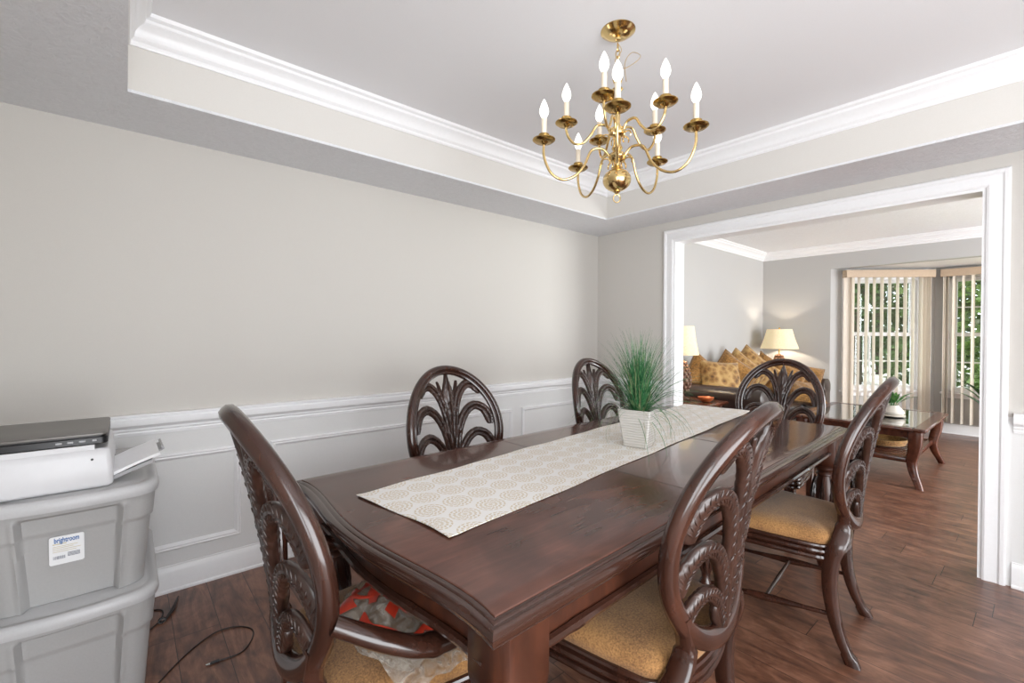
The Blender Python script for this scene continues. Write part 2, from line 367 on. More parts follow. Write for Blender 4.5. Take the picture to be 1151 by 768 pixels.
def struct(o): o['kind'] = 'structure'; return o
def tag(o, label, cat, group=None, kind=None):
    o['label'] = label; o['category'] = cat
    if group: o['group'] = group
    if kind: o['kind'] = kind
    return o
def thing(name, label, cat, loc=(0, 0, 0), rz=0, group=None):
    o = bpy.data.objects.new(name, None); COL.objects.link(o); o.empty_display_size = .1
    o.location = loc; o.rotation_euler = (0, 0, rz); return tag(o, label, cat, group)
def kids(o): return [c for c in COL.objects if c.parent == o]
def dup(root, loc, rz, label, group=None, skip=()):
    r = root.copy(); COL.objects.link(r); r.location = loc; r.rotation_euler = (0, 0, rz); r['label'] = label
    if group: r['group'] = group
    for ch in kids(root):
        if ch.name.split('.')[0] in skip: continue
        c = ch.copy(); COL.objects.link(c); c.parent = r
        for g in kids(ch):
            d = g.copy(); COL.objects.link(d); d.parent = c
    return r
def bez(pts, n=8):
    """catmull-rom through points"""
    P = [Vector(p) for p in pts]; out = []
    for i in range(len(P) - 1):
        a = P[max(i - 1, 0)]; b = P[i]; c = P[i + 1]; d = P[min(i + 2, len(P) - 1)]
        for k in range(n):
            t = k / n
            out.append(0.5 * ((2 * b) + (c - a) * t + (2 * a - 5 * b + 4 * c - d) * t * t + (3 * b - a - 3 * c + d) * t ** 3))
    out.append(P[-1]); return out

# ------------------------------------------------------------------ room shell
XW, YW = 3.3824, 2.7336          # opening wall, left wall
XL, YS = -0.45, -1.95            # west wall, south wall
ZS, ZT = 2.1754, 2.4694          # soffit, tray ceiling
TX0, TX1, TY0, TY1 = 0.008, 2.9426, -1.45, 2.2933
XB, YB1, YB0 = 7.22, 1.883, -1.883   # living back wall and its bay opening
XC, YC1, YC0 = 8.15, 0.953, -0.953   # bay centre wall
LYS = -2.45
OY0, OY1, OZ = 0.205, 1.957, 2.02    # cased opening
ZL = 2.47
TH = 0.12

m = MB(); m.prism([(XL - .15, YS - .15), (XB + .1, YS - .6), (XB + .1, YB0), (XC + .12, YC0), (XC + .12, YC1), (XB + .1, YB1), (XB + .1, YW + .12), (XL - .15, YW + .12)], -0.08, 0)
struct(m.build('floor', 'floor', smooth=False))
# left (north) wall: upper paint and wainscot below the rail
m = MB(); m.box(((XL + XW) / 2 - .05, YW + .06, (ZT + .9) / 2 ), (XW - XL + .1, .12, ZT - .9 + .1)); m.v = m.v
struct(m.build('wall_north', 'wall', smooth=False))
m = MB(); m.box(((XL + XW) / 2 - .05, YW + .06, .425), (XW - XL + .1, .12, .85)); struct(m.build('wall_north_wainscot', 'wainscot', smooth=False))
m = MB(); m.box(((XW + XB) / 2 + .1, YW + .06, ZL / 2 + .05), (XB - XW + .1, .12, ZL + .1)); struct(m.build('wall_living_north', 'wall_living', smooth=False))
# opening wall
def wall_x(name, x0, x1, spans, mat):
    m = MB()
    for y0, y1, z0, z1 in spans: m.box(((x0 + x1) / 2, (y0 + y1) / 2, (z0 + z1) / 2), (x1 - x0, y1 - y0, z1 - z0))
    return struct(m.build(name, mat, smooth=False))
wall_x('wall_east', XW, XW + TH / 2, [(OY1, YW, .85, 2.55), (OY0, OY1, OZ, 2.55), (YS, OY0, .85, 2.55)], 'wall')
wall_x('wall_east_wainscot', XW, XW + TH / 2, [(OY1, YW, 0, .85), (YS, OY0, 0, .85)], 'wainscot')
wall_x('wall_living_west', XW + TH / 2, XW + TH, [(OY1, YW, 0, 2.55), (OY0, OY1, OZ, 2.55), (LYS, OY0, 0, 2.55)], 'wall_living')
# west and south walls behind the camera (openings invented to suit the added area lights)
wall_x('wall_west', XL - .1, XL, [(YS, -1.3, 0, 2.55), (-1.3, -.2, 0, .62), (-1.3, -.2, 2.1, 2.55), (-.2, YW, 0, 2.55)], 'wall')
m = MB()
for x0, x1, z0, z1 in ((XL, -.38, 0, 2.55), (-.38, 1.80, 0, .08), (-.38, 1.80, 2.12, 2.55), (1.80, XW, 0, 2.55)): m.box(((x0 + x1) / 2, YS - .05, (z0 + z1) / 2), (x1 - x0, .1, z1 - z0))
struct(m.build('wall_south', 'wall', smooth=False))
m = MB()
for x0, x1, z0, z1 in ((XW + TH, 4.35, 0, 2.55), (4.35, 6.85, 0, .08), (4.35, 6.85, 2.15, 2.55), (6.85, XB, 0, 2.55)): m.box(((x0 + x1) / 2, LYS - .05, (z0 + z1) / 2), (x1 - x0, .1, z1 - z0))
struct(m.build('wall_living_south', 'wall_living', smooth=False))
# soffit ring
m = MB()
for x0, x1, y0, y1 in ((XL, TX0, YS, YW), (TX1, XW, YS, YW), (TX0, TX1, TY1, YW), (TX0, TX1, YS, TY0)): m.box(((x0 + x1) / 2, (y0 + y1) / 2, ZS + .006), (x1 - x0, y1 - y0, .012))
struct(m.build('ceiling_soffit', 'stipple', smooth=False))
m = MB(); t_ = .02
for x0, x1, y0, y1 in ((TX0 - t_, TX0, TY0, TY1), (TX1, TX1 + t_, TY0, TY1), (TX0 - t_, TX1 + t_, TY1, TY1 + t_), (TX0 - t_, TX1 + t_, TY0 - t_, TY0)): m.box(((x0 + x1) / 2, (y0 + y1) / 2, (ZS + ZT) / 2 + .006), (x1 - x0, y1 - y0, ZT - ZS - .012))
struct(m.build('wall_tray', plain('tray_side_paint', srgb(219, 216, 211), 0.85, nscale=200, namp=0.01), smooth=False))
m = MB(); m.box(((XL + XW) / 2, (YS + YW) / 2, ZT + .03), (XW - XL + .1, YW - YS, .06)); struct(m.build('ceiling', 'tray', smooth=False))
m = MB(); m.box(((XW + XB) / 2 + .06, (LYS + YW) / 2, ZL + .03), (XB - XW - .02, YW - LYS, .06)); struct(m.build('ceiling_living', 'stipple_living', smooth=False))

# mouldings: profile (out, up)
def run(prof, path, inward, z, closed=False):
    """sweep a moulding along a horizontal polyline with mitres; inward = side (+1 left of travel)"""
    n = len(path); rings = []
    for i in range(n):
        p = Vector((*path[i], 0))
        def d(a, b): v = Vector((*path[b], 0)) - Vector((*path[a], 0)); return v.normalized()
        if closed: d0, d1 = d((i - 1) % n, i), d(i, (i + 1) % n)
        else: d0 = d(i - 1, i) if i else d(0, 1); d1 = d(i, i + 1) if i < n - 1 else d(n - 2, n - 1)
        n0 = Vector((-d0.y, d0.x, 0)) * inward; n1 = Vector((-d1.y, d1.x, 0)) * inward
        b = (n0 + n1); b.normalize(); b = b / max(.3, b.dot(n0))
        rings.append([tuple(p + b * a + Vector((0, 0, z + h))) for a, h in prof])
    if closed: rings.append(rings[0])
    m = MB(); m.loft(rings, caps=not closed); return m
CROWN = [(0, 0), (.006, 0), (.010, .008), (.010, .018), (.016, .024), (.020, .030), (.022, .046), (.032, .062), (.046, .074), (.052, .080), (.054, .092), (.066, .100), (.070, .1134), (0, .1134)]
m = run(CROWN, [(TX0, TY0), (TX1, TY0), (TX1, TY1), (TX0, TY1)], 1, ZT - .1134, True); struct(m.build('trim_1', 'trim', angle=25))
m = run([(a * 1.2, b) for a, b in CROWN], [(XW + TH, YW), (XW + TH, LYS), (XB, LYS), (XB, YW)], 1, ZL - .1134, True); struct(m.build('trim_2', 'trim', angle=25))
RAIL = [(0, 0), (.008, 0), (.010, .012), (.006, .018), (.012, .026), (.012, .034), (.020, .042), (.034, .050), (.036, .058), (.036, .078), (.030, .082), (.030, .088), (.040, .092), (.040, .100), (0, .100)]
m = run(RAIL, [(XL, YW), (XW, YW), (XW, OY1 + .10)], -1, .772); struct(m.build('trim_3', 'trim', angle=25))
m = run(RAIL, [(XW, .100), (XW, YS)], -1, .772); struct(m.build('trim_4', 'trim', angle=25))
BASE = [(0, 0), (.020, 0), (.020, .010), (.014, .016), (.014, .095), (.010, .108), (.004, .118), (.004, .125), (0, .125)]
m = run(BASE, [(XL, YW), (XW, YW), (XW, OY1 + .10)], -1, 0); struct(m.build('baseboard_north', 'trim', angle=25))
m = run(BASE, [(XW, .100), (XW, YS)], -1, 0); struct(m.build('baseboard_east', 'trim', angle=25))
m = run(BASE, [(XL, YS), (XL, YW)], -1, 0); struct(m.build('baseboard_west', 'trim', angle=25))
m = run(BASE, [(XB, LYS), (XB, YB0), (XC, YC0), (XC, YC1), (XB, YB1), (XB, YW), (XW + TH, YW)], 1, 0); struct(m.build('baseboard_living', 'trim', angle=25))
# panel moulding frames on the wainscot
PM = [(0, 0), (0, .010), (.006, .016), (.012, .012), (.018, .014), (.026, .006), (.030, .004), (.030, 0)]  # (in-plane, out)
def panel_frame(name, mapper, a0, a1, z0, z1):
    cs = [(a0, z0), (a1, z0), (a1, z1), (a0, z1)]; rings = []
    for (a, z), (sa, sz) in zip(cs, ((1, 1), (-1, 1), (-1, -1), (1, -1))):
        rings.append([mapper(a + sa * w, z + sz * w, o) for w, o in PM])
    rings.append(rings[0]); m = MB(); m.loft(rings, caps=False); return struct(m.build(name, 'trim', angle=20))
nm = lambda a, z, o: (a, YW - o, z)
em = lambda a, z, o: (XW - o, a, z)
for i, (a0, a1) in enumerate(((XL + .12, .46), (.60, 2.33), (2.43, 3.26))): panel_frame('trim_%d' % (5 + i), nm, a0, a1, .20, .665)
panel_frame('trim_8', em, YS + .15, .0, .20, .665)
panel_frame('trim_9', em, 2.18, YW - .12, .20, .665)
# casing around the opening, both faces, and the jamb lining
CAS = [(0, 0), (0, .018), (.010, .022), (.024, .020), (.036, .016), (.056, .016), (.064, .022), (.078, .022), (.086, .014), (.086, 0)]   # (away from opening, out)
def casing(name, x, s):
    pts = [(OY0, 0, -1, 0), (OY0, OZ, -1, 1), (OY1, OZ, 1, 1), (OY1, 0, 1, 0)]; rings = []
    for y, z, sy, sz in pts: rings.append([(x + s * o, y + sy * w, z + sz * w) for w, o in CAS])
    m = MB(); m.loft(rings); return struct(m.build(name, 'trim', angle=20))
casing('trim_10', XW, -1); casing('trim_11', XW + TH, 1)
m = MB()
for y0, y1, z0, z1 in ((OY0, OY0 + .015, 0, OZ), (OY1 - .015, OY1, 0, OZ), (OY0 + .015, OY1 - .015, OZ - .015, OZ)): m.box((XW + TH / 2, (y0 + y1) / 2, (z0 + z1) / 2), (TH + .02, y1 - y0, z1 - z0))
struct(m.build('trim_12', 'trim', smooth=False))

# living room back wall and bay
ZH = 2.155
m = MB()
m.box((XB + .06, (YB1 + YW) / 2, ZL / 2), (.12, YW - YB1, ZL)); m.box((XB + .06, (YB0 + LYS) / 2, ZL / 2), (.12, YB0 - LYS, ZL))
m.box((XB + .06, 0, (ZH + ZL) / 2), (.12, YB1 - YB0, ZL - ZH + .0))
struct(m.build('wall_living_east', 'wall_living', smooth=False))
m = MB(); m.prism([(XB + .06, YB0 + .04), (XC + .12, YC0), (XC + .12, YC1), (XB + .06, YB1 - .04)], ZH + .003, ZH + .06)
struct(m.build('ceiling_bay', 'trim', smooth=False))

def bay_wall(name, p0, p1, mg0, mg1, winidx, sill=.53, top=2.03):
    """wall panel from p0 to p1 (plan), inside on the left of travel; with a double hung window"""
    p0 = Vector((*p0, 0)); p1 = Vector((*p1, 0)); L = (p1 - p0).length; d = (p1 - p0).normalized(); nrm = Vector((-d.y, d.x, 0))
    T = Matrix((( d.x, -nrm.x, 0, p0.x), (d.y, -nrm.y, 0, p0.y), (0, 0, 1, 0), (0, 0, 0, 1)))   # local x along, y outward
    m = MB(); a, b = mg0, L - mg1
    for x0, x1, z0, z1 in ((-.0, a, 0, ZH), (b, L, 0, ZH), (a, b, 0, sill), (a, b, top, ZH)): m.box(((x0 + x1) / 2, .05, (z0 + z1) / 2), (x1 - x0, .1, z1 - z0), T)
    struct(m.build(name, 'wall_living', smooth=False))
    root = struct(bpy.data.objects.new('window_%d' % winidx, None)); COL.objects.link(root)
    m = MB()
    # casing, stool, apron
    for x0, x1, z0, z1 in ((a - .055, a, sill - .0, top + .055), (b, b + .055, sill, top + .055), (a, b, top, top + .055)): m.box(((x0 + x1) / 2, -.008, (z0 + z1) / 2), (x1 - x0, .018, z1 - z0), T)
    m.rbox(((a + b) / 2, -.005, sill - .008), (b - a + .16, .09, .024), .005, T); m.rbox(((a + b) / 2, -.008, sill - .045), (b - a + .10, .018, .05), .004, T)
    # jambs
    for x0, x1, z0, z1 in ((a, a + .02, sill, top), (b - .02, b, sill, top), (a, b, top - .02, top), (a, b, sill, sill + .02)): m.box(((x0 + x1) / 2, .05, (z0 + z1) / 2), (x1 - x0, .1, z1 - z0), T)
    m.build('window_frame', 'trim', root, smooth=False)
    mid = (sill + top) / 2
    for k, (z0, z1, yy) in enumerate(((sill + .02, mid + .02, .045), (mid - .02, top - .02, .075))):
        m = MB()
        for x0, x1, u, w in ((a + .02, a + .065, z0, z1), (b - .065, b - .02, z0, z1), (a + .065, b - .065, z0, z0 + .05), (a + .065, b - .065, z1 - .04, z1)): m.box(((x0 + x1) / 2, yy, (u + w) / 2), (x1 - x0, .03, w - u), T)
        xs0, xs1 = a + .065, b - .065; nb = max(2, round((xs1 - xs0) / .27))
        for i in range(1, nb): m.box((xs0 + (xs1 - xs0) * i / nb, yy, (z0 + z1) / 2), (.016, .018, z1 - z0 - .05), T)
        m.box(((xs0 + xs1) / 2, yy, (z0 + z1) / 2), (xs1 - xs0, .017, .016), T)
        s = m.build('sash', 'trim', root, smooth=False)
        m = MB(); m.box(((xs0 + xs1) / 2, yy, (z0 + z1) / 2), (xs1 - xs0, .005, z1 - z0 - .06), T); m.build('window_pane', 'glass', s, smooth=False)
    return T, a, b, L
B1 = bay_wall('wall_bay_north', (XC, YC1), (XB, YB1), .20, .20, 1)
B2 = bay_wall('wall_bay_center', (XC, YC0), (XC, YC1), .20, .14, 2)
B3 = bay_wall('wall_bay_south', (XB, YB0), (XC, YC0), .20, .20, 3)

# ------------------------------------------------------------------ vertical blinds
def blind(T, x0, x1, label, off=-.10, ztop=2.115, vw=.089, pitch=.096, ang=104, stack=()):
    root = thing('vertical_blind', label, 'blind', tuple(T @ Vector(((x0 + x1) / 2, off, 0))), 0)
    inv = Matrix.Translation(-(root.location)) @ T
    m = MB(); m.rbox(((x0 + x1) / 2, off - .03, ztop - .04), (x1 - x0, .012, .095), .003, inv)
    for x in (x0 + .006, x1 - .006): m.rbox((x, off + .01, ztop - .04), (.012, .09, .095), .003, inv)
    m.build('valance', 'valance', root, smooth=False)
    m = MB(); m.box(((x0 + x1) / 2, off + .01, ztop - .035), (x1 - x0 - .04, .04, .035), inv); m.build('head_rail', 'white', root, smooth=False)
    xs = []; x = x0 + .05
    while x < x1 - .04: xs.append((x, ang + random.uniform(-4, 4))); x += pitch
    for x, a in stack: xs.append((x, a))
    for x, a in xs:
        A = math.radians(a); m = MB(); ca, sa = math.cos(A), math.sin(A)
        prof = []
        for k in range(7):
            u = (k / 6 - .5) * vw; c = .006 * (1 - (2 * u / vw) ** 2); prof.append((x + ca * u - sa * c, off + .01 + sa * u + ca * c))
        for k in range(6, -1, -1):
            u = (k / 6 - .5) * vw; c = .006 * (1 - (2 * u / vw) ** 2) - .0012; prof.append((x + ca * u - sa * c, off + .01 + sa * u + ca * c))
        m.loft([[(px, py, z) for px, py in prof] for z in (.15, ztop - .055)], mat=inv)
        m.build('vane', 'vane', root)
    return root
L1 = B1[3]
blind(B1[0], .10, L1 - .12, 'beige vertical blind on the angled bay window left of the floor plant', ang=104, stack=[(L1 - .16, 8), (L1 - .20, 10), (.16, 80), (.19, 70), (.22, 75)])
blind(B2[0], .12, B2[3] - .06, 'beige vertical blind on the centre bay window, behind the tall floor plant', ang=105, pitch=.086, stack=[(B2[3] - .1, 80), (B2[3] - .13, 75)])
blind(B3[0], .12, L1 - .10, 'beige vertical blind on the bay window hidden right of the opening', ang=62)

# ------------------------------------------------------------------ dining table
TBR = math.radians(2.3)
table = thing('dining_table', 'long glossy dark mahogany dining table with bowed ends and carved apron', 'table', (1.705, 1.165, 0), TBR)
TL, TW = 2.50, 1.06
def table_outline(off=0.0, bow=.045, n=26):
    """rectangle with serpentine bowed ends and pointed corners; off = inset"""
    a, b = TL / 2 - off, TW / 2 - off; pts = []
    for k in range(n + 1):
        t = k / n * 2 - 1; pts.append((a + bow * (math.cos(t * PI) + 1) * .5 * 1.0 + .018 * (abs(t) ** 6), t * b))
    for k in range(n + 1):
        t = 1 - k / n * 2; pts.append((-(a + bow * (math.cos(t * PI) + 1) * .5 + .018 * (abs(t) ** 6)), t * b))
    # long edges straight
    return pts
def offset_loft(m, prof, base=table_outline):
    m.loft([[(x, y, z) for x, y in base(off)] for off, z in prof])
m = MB(); offset_loft(m, [(.03, .712), (.016, .714), (.010, .720), (.012, .724), (.004, .728), (.0, .736), (.0, .742), (.005, .750), (.013, .7535), (.018, .753), (.020, .7555), (.026, .7575), (.030, .7570)])
m.build('table_edge', 'edgewood', table, angle=35)
m = MB(); offset_loft(m, [(.0305, .752), (.0305, .7578), (.0315, .7592), (.033, .760)]); m.build('tabletop', 'tabletop', table, angle=35)
m = MB()
for xx in (-.36, .36):
    m = MB(); m.box((xx, 0, .7602), (.0025, TW - .07, .0006)); m.build('leaf_seam', 'leaf_seam', table, smooth=False)
# apron boards
AX, AY = TL / 2 - .075, TW / 2 - .065
def apron_outline(off):
    return table_outline(.06 + off, .040)
m = MB()
ro = apron_outline(0); ri = apron_outline(.022); n_ = len(ro)
vs = [(x, y, z) for ring in (ro, ri) for z in (.635, .712) for x, y in ring]
fs = []
for j in range(n_):
    k = (j + 1) % n_
    fs += [(j, k, n_ + k, n_ + j), (2 * n_ + k, 2 * n_ + j, 3 * n_ + j, 3 * n_ + k), (j, 2 * n_ + j, 2 * n_ + k, k)]
m.add(vs, fs); m.build('apron', 'apronwood', table, angle=30)
# bamboo style rounded moulding under the apron
po = apron_outline(-.006); cn = [0, 26, 27, 53, 54]
m = MB()
for q in range(4):
    i0, i1 = cn[q], cn[q + 1]; seg_ = [Vector((*po[j % n_], .630)) for j in range(i0, i1 + 1)]; P = []
    for a_, b_ in zip(seg_[:-1], seg_[1:]):
        k = max(1, int((b_ - a_).length / .02)); P += [a_.lerp(b_, w / k) for w in range(k)]
    P = P[1:]; rad = []; s_ = 0
    for i, p in enumerate(P):
        if i: s_ += (p - P[i - 1]).length
        w = (s_ % .42) / .42; rad.append(.0115 + .004 * max(0, 1 - abs(w - .5) * 26) + .002 * max(0, 1 - abs(w - .56) * 26))
    m.tube([tuple(p) for p in P], rad, 8, up=(0, 0, 1))
m.build('apron_moulding', 'edgewood', table)
def table_leg(sx, sy):
    cx, cy = sx * (AX - .018), sy * (AY - .018)
    g = bpy.data.objects.new
    m = MB()
    # block: square top with rounded shoulders
    h = .060
    rings = []
    for z, k in ((.712, 1), (.60, 1), (.585, .97), (.57, .90), (.558, .78), (.552, .66)):
        a = h * k; c = a * .14; rings.append([(cx + x, cy + y, z) for x, y in ((-a + c, -a), (a - c, -a), (a, -a + c), (a, a - c), (a - c, a), (-a + c, a), (-a, a - c), (-a, -a + c))])
    m.loft(rings)
    m.lathe([(.030, .56), (.046, .552), (.052, .542), (.046, .532), (.034, .524), (.042, .516), (.044, .508), (.036, .500)], (cx, cy, 0), 28)
    # core and lower turning
    m.lathe([(.036, .50), (.050, .46), (.060, .40), (.056, .33), (.042, .26), (.030, .20), (.027, .17), (.036, .160), (.040, .150), (.034, .140), (.028, .125), (.032, .10), (.040, .07), (.042, .045), (.034, .02), (.026, 0)], (cx, cy, 0), 28)
    leg = m.build('leg', 'apronwood', table, angle=45)
    # acanthus leaves wrapped around the bulb
    m = MB()
    for k in range(8):
        ph = 2 * PI * k / 8
        def surf(z): # bulb radius
            for (r0, z0), (r1, z1) in zip(((.036, .50), (.050, .46), (.060, .40), (.056, .33), (.042, .26), (.030, .20)), ((.050, .46), (.060, .40), (.056, .33), (.042, .26), (.030, .20), (.027, .17))):
                if z1 <= z <= z0: return r0 + (r1 - r0) * (z0 - z) / (z0 - z1)
            return .03
        rings = []
        for i in range(19):
            t = i / 18; z = .205 + t * .29; w = .34 * math.sin(PI * min(1, t * .9 + .12)) ** .8 * (1 + .22 * math.cos(t * 44)); r = surf(z)
            rings.append([((r + o) * math.cos(ph + a * w) + cx, (r + o) * math.sin(ph + a * w) + cy, z - (.012 * abs(a))) for a, o in ((-1, -.002), (-.6, .006), (-.15, .004), (0, .011), (.15, .004), (.6, .006), (1, -.002))])
        m.loft(rings, closed=False, caps=False)
    m.build('acanthus_carving', 'carved', leg, angle=60)
for sx in (-1, 1):
    for sy in (-1, 1): table_leg(sx, sy)

# ------------------------------------------------------------------ table runner
RA = math.radians(7.2)
ZTOP = .7600
m = MB(); rl, rw = 2.50, .425; nx, ny = 90, 16; top = []; bot = []
for i in range(nx + 1):
    for j in range(ny + 1):
        u = i / nx; w = j / ny; x = (u - .5) * rl + .006 * math.sin(w * 5); y = (w - .5) * rw + .003 * math.sin(u * 26) * abs(w * 2 - 1)
        e = min(u, 1 - u) * rl
        wob = .0012 * math.sin(x * 21 + y * 9) * math.sin(y * 17 + 1) + .0014
        if e < .03: wob += .004 * (1 - e / .03) * (.6 + .4 * math.sin(w * 9))
        top.append((x, y, .0035 + wob)); bot.append((x, y, .0012 + wob))
N = len(top); fs = []
for i in range(nx):
    for j in range(ny):
        a = i * (ny + 1) + j; fs.append((a, a + ny + 1, a + ny + 2, a + 1)); fs.append((N + a, N + a + 1, N + a + ny + 2, N + a + ny + 1))
edge = [j for j in range(ny + 1)] + [i * (ny + 1) + ny for i in range(1, nx + 1)] + [nx * (ny + 1) + j for j in range(ny - 1, -1, -1)] + [i * (ny + 1) for i in range(nx - 1, 0, -1)]
for k in range(len(edge)):
    a, b = edge[k], edge[(k + 1) % len(edge)]; fs.append((a, b, N + b, N + a))
m.add(top + bot, fs)
runner = m.build('table_runner', 'runner', loc=(1.80, 1.285, ZTOP)); runner.rotation_euler = (0, 0, RA)
tag(runner, 'cream table runner with gold round flower medallions lying along the dining table', 'table runner')

# ------------------------------------------------------------------ potted grass
pg = thing('potted_grass', 'green artificial grass in a ribbed white square pot on the table runner', 'plant', (1.722, 1.158, ZTOP + .006), RA + math.radians(8))
m = MB(); rings = []
def sq(a, z, r=.006): return [(x, y, z) for x, y in ((-a + r, -a), (a - r, -a), (a, -a + r), (a, a - r), (a - r, a), (-a + r, a), (-a, a - r), (-a, -a + r))]
rings = [sq(.045, .004), sq(.050, 0)]
for i in range(13): rings.append(sq(.052 + .020 * i / 12 + (.0012 if i % 2 else 0), .004 + .152 * i / 12))
rings += [sq(.0735, .160), sq(.0725, .163), sq(.066, .163), sq(.064, .150)]
m.loft(rings); m.build('pot', 'pot', pg, angle=30)
m = MB(); m.loft([sq(.062, .135), sq(.063, .146), sq(.04, .152)]); m.build('moss', 'soil', pg)
def blades(n, seed, spread, hmin, hmax, width, droop, base_r=.03, z0=.14):
    rnd = random.Random(seed); m = MB()
    for k in range(n):
        az = rnd.uniform(0, 2 * PI); L = rnd.uniform(hmin, hmax); tilt = abs(rnd.gauss(0, spread)); bend = rnd.uniform(.3, 1) * droop * (tilt + .15)
        r0 = base_r * math.sqrt(rnd.random()); a0 = rnd.uniform(0, 2 * PI); p = Vector((r0 * math.cos(a0), r0 * math.sin(a0), z0))
        th = tilt; seg = 8; pts = [p.copy()]; w = width * rnd.uniform(.6, 1.2)
        for i in range(seg):
            p = p + Vector((math.cos(az) * math.sin(th), math.sin(az) * math.sin(th), math.cos(th))) * (L / seg); th += bend / seg * (1 + i * .25); pts.append(p.copy())
        side = Vector((-math.sin(az), math.cos(az), 0)); side = (side * math.cos(.5) + Vector((0, 0, 1)) * math.sin(.2)).normalized()
        rings = []
        for i, q in enumerate(pts):
            ww = w * (1 - (i / seg) ** 2 * .93); nn = Vector((math.cos(az), math.sin(az), .3)) * w * .28
            rings.append([tuple(q - side * ww), tuple(q + nn), tuple(q + side * ww)])
        m.loft(rings, closed=True, caps=False)
    return m
tag_g = blades(260, 3, .42, .20, .385, .0024, 1.0).build('grass_foliage', 'grass', pg); tag_g['kind'] = 'stuff'
g2 = blades(90, 9, .70, .24, .40, .0013, 2.0).build('dry_foliage', 'grasspale', pg); g2['kind'] = 'stuff'
g3 = blades(190, 21, .62, .22, .40, .0015, 1.3).build('fine_foliage', 'grass', pg); g3['kind'] = 'stuff'

# ------------------------------------------------------------------ dining chair
CW, CH, CZ = .260, .293, .777      # centreline of the back oval
def yb(z, x=0.0): return -(.073 * (z - .5) + .205 * (z - .5) ** 2) - .065 * max(0.0, 1 - (x / .272) ** 2)
def bp(x, z, dy=0): return Vector((x, yb(z, x) + dy, z))
def chair_back_frame(par):
    # oval ring with stepped profile, curved with the rake
    n = 96; rings = []
    prof = [(.016, -.010), (.020, 0), (.016, .014), (.004, .022), (-.004, .020), (-.008, .012), (-.012, .013), (-.016, .017), (-.022, .016), (-.026, .008), (-.025, -.006), (-.016, -.015), (0, -.020), (.010, -.018)]
    for k in range(n):
        t = 2 * PI * k / n
        x, z = CW * math.sin(t), CZ + CH * math.cos(t)
        ex, ez = math.sin(t) / CW, math.cos(t) / CH; l = math.hypot(ex, ez); ex, ez = ex / l, ez / l
        # gentle bulge blocks like carved joints
        kn = 1 + .10 * max(0, 1 - abs(((t + PI / 6) % (PI / 3)) - PI / 6) * 0)
        dz = .001
        tangent_y = (yb(z + dz, x) - yb(z, x)) / dz; tx_ = (yb(z, x + dz) - yb(z, x - dz)) / (2 * dz)
        o = bp(x, z)
        nrm = Vector((-tx_, 1, -tangent_y)).normalized(); outd = Vector((ex, ez * tangent_y + ex * tx_, ez)).normalized()
        low = max(0, -math.cos(t)); thick = 1.08 + .25 * low ** 6
        rings.append([tuple(o + outd * (a * thick) + nrm * (b * 1.0)) for a, b in prof])
    rings.append(rings[0]); m = MB(); m.loft(rings, caps=False)
    # tapered beads along the inner face like split bamboo joints
    return m.build('back_frame', 'chairwood', par, angle=50)
def frond(m, pts, w0, w1, th=.012, curl=True):
    P = bez([(x, 0, z) for x, z in pts], 7); n = len(P)
    rings = []
    for i, p in enumerate(P):
        t = i / (n - 1); tan = (P[min(i + 1, n - 1)] - P[max(i - 1, 0)]).normalized(); side = Vector((-tan.z, 0, tan.x))
        w = w0 + (w1 - w0) * t
        w *= (1 + .025 * math.sin(i * 2.1))
        if t > .88: w *= max(.35, 1 - (t - .88) * 4.5)
        h = th * (1 - .25 * t) ; nt = .0012 * (1 if i % 2 else -.2)
        y = yb(p.z)
        sec = [(-1, 0), (-.85, h * .7), (-.45, h * 1.0 + nt), (-.12, h * .75), (0, h * .35), (.12, h * .75), (.45, h * 1.05 + nt), (.85, h * .8), (1, 0), (.8, -h * .7), (0, -h * .9), (-.8, -h * .7)]
        rings.append([(p.x + side.x * a * w, yb(p.z + side.z * a * w, p.x + side.x * a * w) + b, p.z + side.z * a * w) for a, b in sec])
    m.loft(rings)
    if w1 < .012: return
    # engraved leaf veins on both faces
    for i in range(4, n - 4, 2):
        p = P[i]; t = i / (n - 1); tan = (P[i + 1] - P[i - 1]).normalized(); side = Vector((-tan.z, 0, tan.x)); w = w0 + (w1 - w0) * t; h = th * (1 - .25 * t)
        for fy, sg in ((h * 1.08, 1), (-h * .93, 1), (h * 1.08, -1), (-h * .93, -1)):
            q = []
            for k in range(4):
                a = sg * (.18 + .20 * k); c = p + side * a * w - tan * (.0045 * k); q.append((c.x, yb(c.z, c.x) + fy * (1 - .10 * k), c.z))
            m.tube(q, [.0014, .0030, .0030, .0010], 6)
